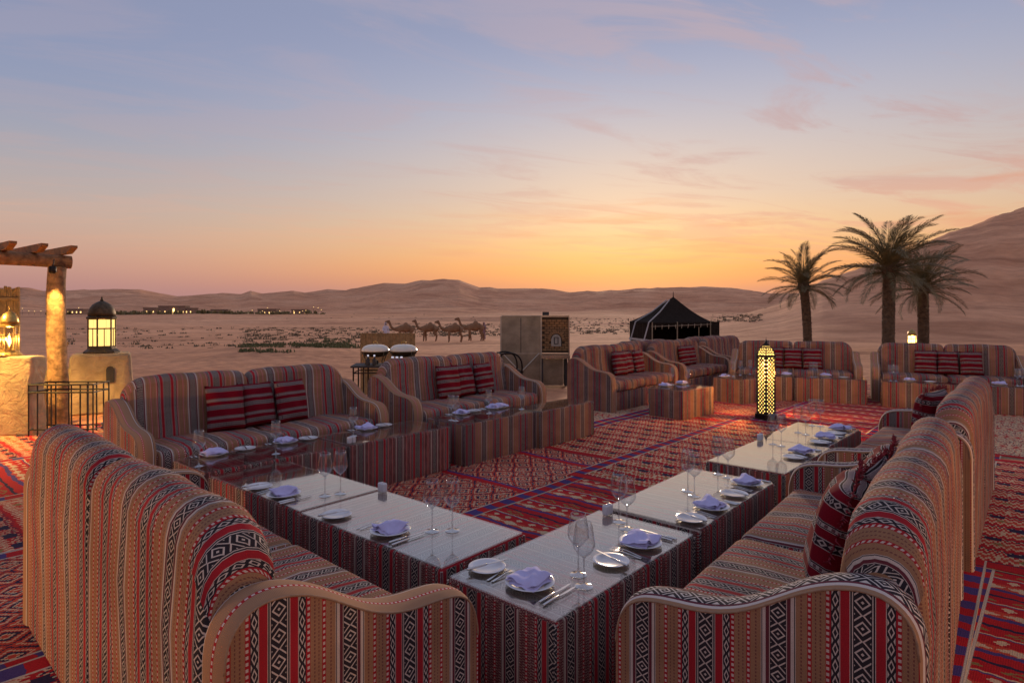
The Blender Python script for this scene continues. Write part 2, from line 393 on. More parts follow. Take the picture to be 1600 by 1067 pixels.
def sand_mat():
    m, g, p = mat('desert_sand'); t = g.node('ShaderNodeTexCoord'); P = t.outputs['Object']
    x, y, z = g.sep(P); dist = g.m('SQRT', x*x+y*y)
    A = g.noise(P, .012, 6, .55); B = g.noise(P, .35, 5, .6); Cn = g.noise(P, 14, 4, .6)
    c = g.ramp(A, [(.32, (.72, .335, .175, 1)), (.5, (.81, .395, .21, 1)), (.68, (.88, .465, .26, 1))])
    c = g.mix(1, c, g.ramp(B, [(.3, (.84, .82, .8, 1)), (.7, (1.1, 1.1, 1.1, 1))]), 'MULTIPLY')
    c = g.mix(1, c, g.ramp(Cn, [(.3, (.86, .85, .84, 1)), (.7, (1.08, 1.08, 1.08, 1))]), 'MULTIPLY')
    near = 1-dist.smooth(25, 90)
    rp = g.node('ShaderNodeTexWave'); rp.inputs['Scale'].default_value = 2.2; rp.inputs['Distortion'].default_value = 11; rp.inputs['Detail'].default_value = 4  # ripple light and shade put into the sand colour, fading with distance
    g.put(rp.inputs['Vector'], g.vmul(P, (.2, 1, 1))); c = g.mix(g.m('MULTIPLY', near, .8), c, g.mix(1, c, g.ramp(rp.outputs[1], [(.2, (.86, .84, .83, 1)), (.8, (1.06, 1.06, 1.05, 1))]), 'MULTIPLY'))
    S1 = g.noise(g.vmul(P, (.30, 1, 1)), .11, 7, .66, .9); S2 = g.noise(g.vmul(P, (.55, 1, 1)), .018, 8, .68, 1.2)
    c = g.mix(1, c, g.ramp(S1, [(.34, (.76, .72, .70, 1)), (.5, (1, 1, 1, 1)), (.66, (1.1, 1.1, 1.1, 1))]), 'MULTIPLY')
    c = g.mix(1, c, g.ramp(S2, [(.34, (.72, .68, .66, 1)), (.52, (1, 1, 1, 1)), (.68, (1.08, 1.08, 1.06, 1))]), 'MULTIPLY')
    g.put(p.inputs['Base Color'], c); p.inputs['Roughness'].default_value = .95; p.inputs['Specular IOR Level'].default_value = .15
    wv = g.node('ShaderNodeTexWave'); wv.inputs['Scale'].default_value = 1.6; wv.inputs['Distortion'].default_value = 9; wv.inputs['Detail'].default_value = 3; wv.inputs['Detail Scale'].default_value = .6
    g.put(wv.inputs['Vector'], g.vmul(P, (.25, 1, 1)))
    h = g.noise(P, 2.2, 6, .65)*.10+V(g, wv.outputs[1])*.035+g.noise(g.vmul(P, (.35, 1, 1)), .09, 5, .6)*1.6
    g.put(p.inputs['Normal'], g.bump(h, .8, 1.0))
    return m
M['sand'] = sand_mat()
def glass_top_mat():
    m, g, p = mat('table_glass'); g.n.remove(p); out = g.n['Material Output']
    lw = g.node('ShaderNodeLayerWeight'); lw.inputs[0].default_value = .5
    f = g.m('ADD', g.m('MULTIPLY', g.m('POWER', V(g, lw.outputs['Facing']), 1.6), .62), .03, clamp=True)
    tr = g.node('ShaderNodeBsdfTransparent'); tr.inputs[0].default_value = (.93, .96, .95, 1)
    gl = g.node('ShaderNodeBsdfGlossy'); sm_ = g.node('ShaderNodeTexCoord'); g.put(gl.inputs['Roughness'], V(g, g.ramp(g.noise(sm_.outputs['Object'], 5.0, 5, .65, .6), [(.42, (.012,)*3), (.72, (.075,)*3)]))); gl.inputs[0].default_value = (.93, .885, .84, 1)
    t = g.node('ShaderNodeTexCoord'); pass
    mx = g.node('ShaderNodeMixShader'); g.put(mx.inputs[0], f); g.l.new(tr.outputs[0], mx.inputs[1]); g.l.new(gl.outputs[0], mx.inputs[2])
    g.l.new(mx.outputs[0], out.inputs[0]); return m
M['glass_top'] = glass_top_mat()
def thin_glass(nm, base, k):
    m, g, p = mat(nm); g.n.remove(p); out = g.n['Material Output']
    fr = g.node('ShaderNodeLayerWeight'); fr.inputs[0].default_value = .5
    tr = g.node('ShaderNodeBsdfTransparent'); tr.inputs[0].default_value = (.95, .955, .96, 1)
    gl = g.node('ShaderNodeBsdfGlossy'); gl.inputs['Roughness'].default_value = .01
    mx = g.node('ShaderNodeMixShader'); g.put(mx.inputs[0], g.m('ADD', g.m('MULTIPLY', g.m('POWER', V(g, fr.outputs['Facing']), k), .75), base, clamp=True)); g.l.new(tr.outputs[0], mx.inputs[1]); g.l.new(gl.outputs[0], mx.inputs[2])
    g.l.new(mx.outputs[0], out.inputs[0]); return m
M['thin_glass'] = thin_glass('thin_clear_glass', .10, 2.1); M['thin_stem'] = thin_glass('clear_glass_stem', .25, 2.0)
def solid_glass():
    m, g, p = mat('solid_clear_glass'); p.inputs['Transmission Weight'].default_value = 1; p.inputs['Roughness'].default_value = .01; p.inputs['IOR'].default_value = 1.46
    p.inputs['Base Color'].default_value = (.98, .98, 1, 1); return m
M['glass'] = solid_glass()
M['china'] = plain('white_china', (.72, .70, .70), .18, var=.02, spec=.5, coat=.3)
M['napkin'] = plain('lavender_linen', (.54, .50, .76), .85, var=.08, scale=30, bump=.12, bscale=350)
M['steel'] = plain('cutlery_steel', (.62, .6, .58), .22, 1.0, var=.05)
M['shaker'] = plain('white_ceramic', (.62, .6, .62), .3, var=.04)
M['iron'] = plain('dark_wrought_iron', (.025, .02, .017), .5, .7, var=.3, scale=30)
M['bronze'] = plain('aged_bronze', (.10, .07, .04), .55, .7, var=.4, scale=20, bump=.2, bscale=80)
M['brass'] = plain('worn_brass', (.42, .28, .09), .35, .9, var=.35, scale=25, bump=.15)
M['mud'] = plain('mud_plaster', (.44, .32, .185), .95, var=.3, scale=4, bump=.9, bd=.06, bscale=5)
M['log'] = plain('weathered_log', (.27, .15, .07), .85, var=.6, scale=13, bump=.9, bd=.03, bscale=18)
M['rafter'] = plain('stained_rafter', (.26, .125, .045), .75, var=.35, scale=9, bump=.4, bscale=30)
M['reed'] = plain('dry_reed', (.30, .195, .09), .85, var=.35, scale=14, bump=.3)
def lit_pane(name, es, c=(1, .64, .2), tr=.45):
    m, g, p = mat(name); g.n.remove(p); out = g.n['Material Output']
    e = g.node('ShaderNodeEmission'); e.inputs[0].default_value = (*c, 1); e.inputs[1].default_value = es
    t = g.node('ShaderNodeBsdfTransparent'); t.inputs[0].default_value = (tr, tr*.9, tr*.7, 1)
    a = g.node('ShaderNodeAddShader'); g.l.new(e.outputs[0], a.inputs[0]); g.l.new(t.outputs[0], a.inputs[1]); g.l.new(a.outputs[0], out.inputs[0]); return m
M['far_lamp'] = plain('far_lamp_globe', (1, .8, .4), .5, emit=(1, .6, .2), es=1.3, var=0)
M['panes'] = lit_pane('lit_frosted_pane', .75)
M['flame'] = plain('lamp_bulb', (1, .8, .4), .5, emit=(1, .62, .20), es=9, var=0)
M['tent'] = plain('black_goat_hair', (.026, .019, .015), .95, var=.5, scale=16, bump=.3, spec=.05)
M['tent_white'] = plain('pale_tent_band', (.42, .39, .37), .9, var=.2, scale=14)
M['pole'] = plain('pale_tent_pole', (.3, .24, .16), .8)
M['tassel'] = plain('cream_tassel', (.33, .27, .19), .9)
M['palm_trunk'] = plain('palm_bark', (.125, .082, .047), .95, var=.45, scale=7, bump=1.0, bscale=14)
M['frond'] = plain('palm_leaflet', (.20, .165, .07), .6, var=.45, scale=1.2)
M['rachis'] = plain('palm_leaf_rib', (.14, .12, .05), .7)
M['scrub'] = plain('desert_scrub_leaf', (.15, .125, .072), .9, var=.4, scale=.5)
M['scrub_green'] = plain('green_desert_grass', (.12, .125, .05), .9, var=.4, scale=.5)
M['camel'] = plain('camel_hair', (.26, .14, .07), .95, var=.25, scale=3, bump=.3, bscale=25)
M['white_cloth'] = plain('white_robe', (.62, .58, .66), .9, var=.1)
M['pink_cloth'] = plain('dusky_pink_robe', (.32, .2, .22), .9, var=.2)
M['purple_cloth'] = plain('dark_purple_robe', (.06, .04, .11), .9, var=.2)
M['skin'] = plain('skin', (.2, .1, .06), .6, var=.1)
M['hair'] = plain('dark_hair', (.012, .009, .008), .7)
M['cab'] = plain('grey_green_metal_sheet', (.30, .27, .21), .34, .8, var=.35, scale=3, bump=.15, bscale=14)
M['cab_edge'] = plain('steel_angle_edge', (.45, .40, .32), .35, .6, var=.2)
M['brick'] = plain('oven_brick', (.26, .14, .06), .9, var=.4, scale=12, bump=.5, bscale=40)
M['mortar'] = plain('oven_mortar', (.07, .045, .025), .95, var=.2)
M['oven_steel'] = plain('polished_steel', (.55, .50, .40), .22, .9, var=.15)
M['oven_door'] = plain('grey_cast_door', (.38, .34, .28), .5, .3, var=.15)
M['dark_and_shade'] = plain('dark_panel', (.035, .03, .03), .7, var=.3)
M['lid'] = plain('cream_enamel_lid', (.70, .64, .52), .25, var=.05, coat=.4)
M['fleck'] = plain('pale_glowing_cap', (.85, .85, .95), .4, emit=(.8, .85, 1), es=.25, var=0)  # faint glow put into bottle stoppers and jar lids, which are no lamps
# ------------------------------------------------------------------ terrain
def vnoise(x, y, seed=0):
    xi = np.floor(x).astype(np.int64); yi = np.floor(y).astype(np.int64); fx = x-xi; fy = y-yi
    def h(a, b):
        n = (a*374761393+b*668265263+seed*974711) & 0xffffffff
        n = ((n ^ (n >> 13))*1274126177) & 0xffffffff
        return ((n ^ (n >> 16)) & 0xffff)/65535.0
    sx = fx*fx*fx*(fx*(fx*6-15)+10); sy = fy*fy*fy*(fy*(fy*6-15)+10)
    a = h(xi, yi)*(1-sx)+h(xi+1, yi)*sx; b = h(xi, yi+1)*(1-sx)+h(xi+1, yi+1)*sx
    return (a*(1-sy)+b*sy)*2-1
def fbm(x, y, o=4, seed=0):
    r = 0; a = 1; t = 0
    for k in range(o): r = r+vnoise(x*2**k+k*13.7, y*2**k-k*7.3, seed+k)*a; t += a; a *= .5
    return r/t
def ridged(x, y, o=3, seed=0):
    r = 0; a = 1; t = 0
    for k in range(o): r = r+(1-2*np.abs(vnoise(x*2**k+k*5.1, y*2**k, seed+k)))*a; t += a; a *= .45
    return r/t
SKU = np.array([-500, -150, 35, 67, 124, 180, 219, 276, 346, 377, 391, 410, 459, 476, 512, 540, 600, 633, 659, 704, 718, 749, 766, 777, 822, 859, 890, 918, 969, 1025, 1092, 1151, 1213, 1400, 1700, 2200.])
SKV = np.array([456, 452, 453.7, 459, 458, 454.6, 454, 464, 461, 462.7, 457, 461, 456.5, 459, 454, 455.7, 445, 446, 440, 441, 440, 450, 449.5, 451.5, 452, 454, 459, 457, 459, 455, 455, 456.5, 461.6, 460, 455, 458])
DNU = np.array([1040, 1100, 1150, 1217, 1285, 1400, 1457, 1482, 1524, 1555, 1583, 1600, 1700, 1900, 2300.])
DNV = np.array([505, 501, 494, 474, 438, 400, 374.5, 363, 350.6, 336.6, 329.5, 322, 296, 262, 250])
def sm(a, b, x): t = np.clip((x-a)/(b-a), 0, 1); return t*t*(3-2*t)
def height(x, y):
    x = np.asarray(x, float); y = np.asarray(y, float); r = np.hypot(x, y)+1e-6; az = np.arctan2(x, y)
    front = np.abs(az) < math.radians(57)
    q = np.where(front, r*np.cos(np.clip(az, -1, 1)), r*.545)
    u = 800+FPX*np.tan(np.clip(az, -math.radians(57), math.radians(57)))
    z = -1.0*sm(15, 60, q)-1.5*sm(60, 190, q)+2.2*sm(230, 470, q)
    z = z+.10*sm(14, 30, q)*fbm(x/9, y/9, 3, 3)+.70*sm(30, 110, q)*fbm(x/38, y/30, 4, 4)*(1-.5*sm(150, 300, q))
    z = z+2.4*sm(90, 240, q)*ridged(x/150+y/400, y/70, 3, 5)*(1-sm(380, 600, q))+.8*sm(18, 26, q)*(1-sm(34, 48, q))*np.exp(-((u-470)/150)**2)*.35
    v = np.interp(u, SKU, SKV); v = np.where(front, v, 456+5*vnoise(az*9, az*0, 8))
    RF = 1500.0; hf = CAMH+(HY-v)*RF/FPX
    T = sm(480, RF, q)
    det = fbm(x/260, y/330, 5, 11)*17*sm(520, 900, q)*(1-sm(1180, 1480, q))+ridged(x/190+y/260, y/120-x/300, 4, 17)*13*sm(500, 800, q)*(1-sm(1270, 1490, q))
    zf = z*(1-T)+hf*np.power(T, 1.25)+det*.62
    zf = np.where(q > RF, hf*(1-.75*sm(RF, 2900, q)), zf)
    vd = np.interp(u, DNU, DNV); qc = np.interp(u, [1040, 1150, 1600, 2200], [118, 128, 205, 230])
    hd = np.maximum(0, CAMH+(HY-vd)*qc/FPX+2.2)*np.where(front, 1, 0)*sm(1040, 1120, u)
    back = np.where((~front) & (az > 0), sm(2.2, 1.0, az), 0.0)*45; qc = np.where(front, qc, 215); hd = np.where(front, hd, back)
    k = q/qc
    prof = np.where(k < 1, np.power(sm(.18, 1.22, k)/sm(.18, 1.22, 1.0), 1.15), 1-.85*sm(1, 2.6, k))
    dn = -2.2*np.where(front, 1, 1)+hd*prof
    dn = dn+hd*.05*ridged(x/36+y/90, y/26-x/60, 4, 23)*sm(.3, .6, k)*(1-sm(.82, .99, k))+hd*.035*fbm(x/15, y/11, 3, 29)*sm(.3, .55, k)*(1-sm(.85, .99, k))
    return np.where(hd > .3, np.maximum(zf, dn), zf)
def hgt(x, y): return float(height(np.array([x]), np.array([y]))[0])
_Q = np.concatenate([np.linspace(14, 120, 500), np.geomspace(121, 1500, 600)])
def hit(u, v):
    """where the line of sight through u, v meets the terrain"""
    xs = (u-800)/FPX*_Q; zs = height(xs, _Q); vv = HY+(CAMH-zs)*FPX/_Q
    i = int(np.argmax(vv <= v)) if (vv <= v).any() else len(_Q)-1
    return Vector((xs[i], _Q[i], zs[i]))
azs = np.radians(np.concatenate([np.arange(-180, -56, 2.0), np.arange(-56, 56, .14), np.arange(56, 180, 2.0)]))
rs = np.concatenate([[.4], np.geomspace(2, 5200, 270)])
AZ, RR = np.meshgrid(azs, rs, indexing='xy')
XX = RR*np.sin(AZ); YY = RR*np.cos(AZ); ZZ = height(XX, YY)
nr, na = XX.shape
vs = np.stack([XX, YY, ZZ], -1).reshape(-1, 3)
ii, jj = np.meshgrid(np.arange(nr-1), np.arange(na), indexing='ij'); j2 = (jj+1) % na
fc = np.stack([ii*na+jj, ii*na+j2, (ii+1)*na+j2, (ii+1)*na+jj], -1).reshape(-1, 4)
me = bpy.data.meshes.new('ground'); me.vertices.add(len(vs)); me.vertices.foreach_set('co', vs.ravel())
me.loops.add(fc.size); me.loops.foreach_set('vertex_index', fc.ravel().astype(np.int32)); me.polygons.add(len(fc))
me.polygons.foreach_set('loop_start', np.arange(0, fc.size, 4, dtype=np.int32))
me.polygons.foreach_set('use_smooth', np.ones(len(fc), bool)); me.update(calc_edges=True); me.validate()
if me.polygons[len(fc)//2].normal.z < 0: me.flip_normals()
me.materials.append(M['sand'])
tag(link('ground', me), 'pink brown desert sand with dunes rolling to the horizon', kind='structure')

# ------------------------------------------------------------------ rugs on the terrace
def rug(s, t, ls, wt, kind, level, label, rot=0.0):
    th = .006+.004*level
    m = MB(); us = [wt*(k/14-.5) for k in range(15)]; ns = 34; vv = [ls*(k/ns-.5) for k in range(ns+1)]; c0 = lay(s, t); ra = ANG-PI/2+rot
    def wave(b, a): X, Y = c0.x+b*math.cos(ra)-a*math.sin(ra), c0.y+b*math.sin(ra)+a*math.cos(ra); return .009*mnoise.noise(Vector((X*2.3, Y*2.3, 5)))+.008
    P = [[(b, a, th+wave(b, a)) for b in us] for a in vv]; UV = [[(b+wt/2+kind*.3, a+ls/2+level*.37) for b in us] for a in vv]
    m.grid(P, UV)
    e = len(m.f)
    ring = [(-wt/2, -ls/2), (wt/2, -ls/2), (wt/2, ls/2), (-wt/2, ls/2)]
    for k in range(4):
        a, b = ring[k], ring[(k+1) % 4]
        m.face([(a[0], a[1], .001), (b[0], b[1], .001), (b[0], b[1], th+.006), (a[0], a[1], th+.006)], [(0, 0)]*4)
    me = m.mesh('rug', M['kilim%d' % kind], fix=False)
    el = me.uv_layers.new(name='Edge')
    for lp in me.loops:
        c = me.vertices[lp.vertex_index].co; el.data[lp.index].uv = (wt/2-abs(c.x), ls/2-abs(c.y))
    p = lay(s, t); o = link('rug', me, None, (p.x, p.y, 0), (0, 0, ANG-PI/2+rot))
    tag(o, label, 'rug', 'flat woven rugs covering the terrace')
    # knotted end threads
    f = MB()
    for sg in (-1, 1):
        x = -wt/2+.02
        while x < wt/2-.01:
            f.face([(x-.004, sg*ls/2, th*.7), (x+.004, sg*ls/2, th*.7), (x+.004+random.uniform(-.01, .01), sg*(ls/2+.035), .003), (x-.004, sg*(ls/2+.035), .003)]); x += .028
    f.build('fringe', M['piping'], o)['kind'] = 'stuff'
RUGS = [
 (3.55, -2.72, 2.7, 1.42, 0, 1, 'red rug with purple lines in the gap between the two near table rows'),
 (4.0, -4.05, 3.2, 1.30, 1, 2, 'cream and red lozenge rug in front of the tables of the left sofa'),
 (7.0, -2.75, 4.1, 1.45, 2, 2, 'red ladder rug in the middle of the seating square'),
 (7.2, -4.1, 3.3, 1.35, 2, 0, 'dark barred red rug before the bare glass table'),
 (10.6, -3.9, 3.6, 1.5, 1, 1, 'fine lozenge rug under the small square tables at the back'),
 (11.0, -2.45, 3.9, 1.5, 0, 0, 'bright red rug under the tall lantern'),
 (6.6, -1.25, 3.8, 1.6, 1, 0, 'patterned rug under the last tables of the right row'),
 (10.9, -.75, 4.2, 1.9, 3, 2, 'pale flecked rug in front of the far right sofas'),
 (2.9, -1.2, 3.7, 1.7, 1, 2, 'rug half hidden under the nearest right hand sofa'),
 (3.0, .42, 3.6, 1.5, 0, 0, 'red rug with purple squares at the bottom right edge'),
 (6.6, .35, 3.4, 1.6, 2, 2, 'red and cream rug behind the second right hand sofa'),
 (10.2, 1.15, 3.6, 1.7, 3, 1, 'flecked rug at the far right edge of the terrace'),
 (.5, -2.6, 3.2, 1.6, 2, 0, 'dark rug beneath the sofa at the bottom left'),
 (.35, -4.3, 3.3, 1.6, 1, 1, 'lozenge rug at the bottom left corner of the terrace'),
 (.6, -5.95, 3.2, 1.6, 2, 2, 'orange lit red rug on the left edge of the terrace'),
 (1.7, -7.55, 4.2, 1.7, 0, 1, 'warm lit rug beside the mud plaster wall'),
 (3.9, -5.7, 3.2, 1.7, 2, 0, 'rug beneath the long left sofa with red cushions'),
 (4.9, -7.3, 3.2, 1.5, 0, 2, 'red rug behind the left sofa by the metal stand'),
 (7.6, -5.7, 3.8, 1.6, 3, 1, 'flecked rug between the middle sofa and the brick oven'),
 (11.5, -5.6, 3.8, 1.6, 2, 2, 'rug beneath the two sofas in front of the black tent'),
 (14.0, -2.6, 2.6, 1.7, 2, 1, 'red rug beneath the far sofa behind the tall lantern'),
 (13.9, -.3, 2.8, 2.0, 0, 0, 'red rug showing in the gap between the two far sofas'),
 (1.9, -9.35, 3.6, 1.8, 2, 0, 'lamp lit rug under the wrought iron stand'),
 (5.2, -9.1, 2.8, 1.8, 0, 0, 'red rug between the lantern pedestal and the left sofa'),
]
lv = []
for i, r in enumerate(RUGS):
    s_, t_, l_, w_ = r[0], r[1], r[2]*1.07, r[3]*1.10
    used = {lv[j] for j in range(i) if abs(RUGS[j][0]-s_) < (RUGS[j][2]*1.07+l_)/2+.15 and abs(RUGS[j][1]-t_) < (RUGS[j][3]*1.10+w_)/2+.15}
    k = next(n for n in range(9) if n not in used); lv.append(k)
    rug(s_, t_, l_, w_, r[4], k, r[6], rot=math.radians([.6, -.8, .3, -.4][i % 4]))

# ------------------------------------------------------------------ sofas
SD, SH, AT = .88, 1.03, .13
ARM = [(0, .0), (0, .46), (.006, .51), (.022, .56), (.05, .60), (.09, .625), (.14, .638), (.2, .645), (.28, .652), (.36, .668), (.44, .700), (.52, .748), (.59, .792), (.66, .825), (.73, .842), (.79, .838), (.835, .81), (.862, .765), (.872, .70), (.875, 0)]
def smooth_pts(p, n=3):
    q = [p[0], p[1]]
    for i in range(1, len(p)-2):
        a, b, c, e = p[i-1], p[i], p[i+1], p[i+2]
        if i == 1: a = (b[0], b[1]-.05)
        if i == len(p)-3: e = (c[0], c[1]-.08)
        for k in range(1, n+1):
            t = k/n; q.append(tuple(.5*(2*b[j]+(c[j]-a[j])*t+(2*a[j]-5*b[j]+4*c[j]-e[j])*t*t+(3*b[j]-a[j]-3*c[j]+e[j])*t**3) for j in (0, 1)))
    return q+[p[-1]]
ARM = smooth_pts(ARM)
def arm_mesh(sign, fab, band, uoff):
    m = MB(); y0 = -SD/2; xo, xi = sign*AT/2, -sign*AT/2; r = .018
    for x, off in ((xo, 0), (xi, .2)):
        for (a, za), (b, zb) in zip(ARM[1:-1], ARM[2:-1]):
            m.face([(x, y0+a, .012), (x, y0+b, .012), (x, y0+b, zb-.004), (x, y0+a, za-.004)], [(a+uoff+off, 0), (b+uoff+off, 0), (b+uoff+off, zb), (a+uoff+off, za)])
        a, za = ARM[-2]; b = ARM[-1][0]
        m.face([(x, y0+a, .012), (x, y0+b, .012), (x, y0+b, .6), (x, y0+a, za-.004)], [(a+uoff, 0), (b+uoff, 0), (b+uoff, .6), (a+uoff, za)])
    ln = 0; P = []; UV = []
    pts = ARM[:]; pts[0] = (0, .012); pts[-1] = (.875, .012)
    for k, (a, z) in enumerate(pts):
        if k: ln += math.hypot(a-pts[k-1][0], z-pts[k-1][1])
        pa, pb = pts[max(0, k-1)], pts[min(len(pts)-1, k+1)]; tx, tz = pb[0]-pa[0], pb[1]-pa[1]; l = math.hypot(tx, tz) or 1
        nx, nz = -tz/l, tx/l
        row = []; ur = []
        for j in range(7):
            w_ = j/6; bul = .016*math.sin(PI*w_)**.6 if 0 < j < 6 else 0
            row.append((xo+(xi-xo)*w_, y0+a+nx*bul, z+nz*bul)); ur.append((w_, ln))
        P.append(row); UV.append(ur)
    m.grid(P, UV, mi=1)
    me = m.mesh('arm', [fab, band], smooth=40)
    q = MB(); top = [(xo, y0+a, z) for a, z in pts[1:-1]]; q.tube(top, .0035, 6); q.tube([(xi, b, c) for _, b, c in top], .0035, 6)
    return me, q.mesh('piping', M['piping'], True)
def back_mesh(x0, x1, fab, r_l, r_r, uoff):
    m = MB(); n = 26; P = []; UV = []; yr = SD/2
    def fall(x):
        f = 0
        for e, rad in ((x-x0, r_l), (x1-x, r_r)):
            if e < rad: k = 1-max(e, 0)/rad; f = max(f, rad*.85*(1-math.sqrt(max(0, 1-k*k))))
        return f
    W_ = x1-x0
    ts = [0, .012, .03, .06, .1, .15]+[.15+.7*k/(n-1) for k in range(1, n-1)]+[.85, .9, .94, .97, .988, 1]
    for t in ts:
        x = x0+W_*t; h = SH-fall(x)+.012*math.sin(PI*t)
        e = min(x-x0, x1-x); ins = .028*(1-math.sqrt(max(0, 1-(1-min(e, .028)/.028)**2))) if e < .028 else 0
        th = .20-2*ins; sec = [(yr-ins, .012), (yr-ins, .35), (yr-ins+.006, .7), (yr-ins-.004, h-.10)]
        for k in range(1, 9):
            a = PI*k/9; sec.append((yr-.10+math.cos(a)*th/2-.008, h-.09+math.sin(a)*.09))
        sec += [(yr-.2+ins-.012, h-.12), (yr-.222+ins, .75), (yr-.255+ins, .55), (yr-.27+ins, .36)]
        row = []; ur = []; v = 0
        for k, (y, z) in enumerate(sec):
            if k: v += math.hypot(y-sec[k-1][0], z-sec[k-1][1])
            wr = .007*math.sin(x*9+z*4+uoff*30)*math.sin(z*7+x*3) if 0 < k < len(sec)-1 else 0; row.append((x, y+wr, z+(.004*math.sin(x*14+uoff*50) if z > SH-.2 else 0))); ur.append((x+uoff, v))
        P.append(row); UV.append(ur)
    # the strip over the top is measured along its own curve, so that bands stay straight round the corners
    mid_ = len(P)//2; arc_ = [0]*len(P)
    for k in range(mid_+1, len(P)): a, b = P[k-1][8], P[k][8]; arc_[k] = arc_[k-1]+math.hypot(b[0]-a[0], b[2]-a[2])
    for k in range(mid_-1, -1, -1): a, b = P[k+1][8], P[k][8]; arc_[k] = arc_[k+1]-math.hypot(b[0]-a[0], b[2]-a[2])
    xm = P[mid_][8][0]+uoff
    m.grid([r[:4] for r in P], [r[:4] for r in UV]); m.grid([r[11:] for r in P], [r[11:] for r in UV])
    m.grid([r[3:12] for r in P], [[(xm+arc_[i], q[1]) for q in r[3:12]] for i, r in enumerate(UV)])
    for row in (P[0], P[-1]): m.face(row, [(p[2]+uoff*.5, p[1]) for p in row])
    return m.mesh('backrest', fab, smooth=60)
SOFA_CACHE = {}
def sofa(label, centre, face, L=2.36, fab='sadu', band='strip_d', uoff=0.0, group='striped sofas around the seating square'):
    th = math.atan2(face[0], -face[1])
    o = thing('sofa', label, 'sofa', (centre[0], centre[1], .012), th, group); F = M[fab]
    key = (round(L, 3), fab, band, uoff)
    if key not in SOFA_CACHE:
        c = {}; hl = L/2
        c['arm'] = [arm_mesh(s, F, M[band], uoff*(1.3 if s > 0 else .7)+.33) for s in (-1, 1)]
        xb = hl-AT+.02
        c['back'] = [back_mesh(-xb, -.004, F, .20, .09, uoff), back_mesh(.004, xb, F, .09, .20, uoff+.11)]
        SOFA_CACHE[key] = c
    c = SOFA_CACHE[key]; hl = L/2
    for k, s in enumerate((-1, 1)):
        a = link('arm', c['arm'][k][0], o, (s*(hl-AT/2), 0, 0)); link('piping', c['arm'][k][1], a)
        link('backrest', c['back'][k], o)
        w2 = (hl-AT)/2
        b = rbox((s*(w2+.0), -.075, .405), (w2-.003, .345, .085), .055, 4)
        for _ in range(3): bmesh.ops.subdivide_edges(b, edges=[e for e in b.edges if e.calc_length() > .1], cuts=1, use_grid_fill=True)
        for v in b.verts:
            v.co += Vector((.0, .5, 1))*.012*mnoise.noise(Vector((v.co.x*6+uoff*20, v.co.y*7, v.co.z*4)))
            if v.co.z > .42: v.co.z += .022*(1-((v.co.x-s*w2)/w2)**2)*(1-((v.co.y+.075)/.345)**2)
        bm_obj('seat_cushion', b, F, o, off=(uoff, .1))
    bm_obj('base', rbox((0, -.06, .165), (hl-AT-.002, .335, .155), .012, 2), F, o, off=(uoff+.07, 0))
    return o
def dirv(deg): return Vector((math.cos(math.radians(deg)), math.sin(math.radians(deg)), 0))
def from_corner(c, ldeg, L, face): return Vector((*c, 0))+dirv(ldeg)*L/2+face*SD/2
S = {}
f1 = dirv(47.7); S['s1'] = sofa('big striped sofa at bottom left turning its back to the viewer', from_corner((-.712, 1.478), 137.7, 2.46, f1), f1, 2.46, 'sadu', 'strip_p', .02)
fr1 = dirv(141.5); S['r1'] = sofa('nearest striped sofa at bottom right with fringed red cushions on it', from_corner((1.046, 1.538), 51.5, 2.40, fr1), fr1, 2.40, 'sadu', 'strip_d', .0)
fr2 = dirv(139); S['r2'] = sofa('second striped sofa on the right, directly behind the nearest right one', from_corner((2.80, 3.68), 49, 2.40, fr2), fr2, 2.40, 'sadu', 'strip_d', .0)
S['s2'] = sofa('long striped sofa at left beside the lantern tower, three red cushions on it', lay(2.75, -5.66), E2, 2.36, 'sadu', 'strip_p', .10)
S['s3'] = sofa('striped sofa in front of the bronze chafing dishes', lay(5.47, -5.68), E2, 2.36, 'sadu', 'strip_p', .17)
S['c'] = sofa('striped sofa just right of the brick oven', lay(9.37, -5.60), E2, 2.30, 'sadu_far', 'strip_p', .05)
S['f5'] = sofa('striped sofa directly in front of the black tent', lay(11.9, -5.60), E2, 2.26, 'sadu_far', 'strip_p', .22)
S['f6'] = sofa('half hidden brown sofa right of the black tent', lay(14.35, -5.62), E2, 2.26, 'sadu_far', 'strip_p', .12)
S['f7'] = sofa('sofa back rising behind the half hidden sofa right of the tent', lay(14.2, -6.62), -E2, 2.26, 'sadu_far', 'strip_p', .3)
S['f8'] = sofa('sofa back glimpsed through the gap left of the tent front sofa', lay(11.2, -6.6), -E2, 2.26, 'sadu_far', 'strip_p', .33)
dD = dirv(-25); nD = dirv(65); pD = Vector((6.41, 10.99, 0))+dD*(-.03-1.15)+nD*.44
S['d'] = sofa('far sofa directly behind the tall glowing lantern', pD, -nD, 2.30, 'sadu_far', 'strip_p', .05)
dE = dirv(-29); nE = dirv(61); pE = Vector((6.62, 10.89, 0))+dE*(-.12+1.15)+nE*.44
S['e'] = sofa('far right sofa under the palms with a lit lantern behind', pE, -nE, 2.30, 'sadu_far', 'strip_p', .15)

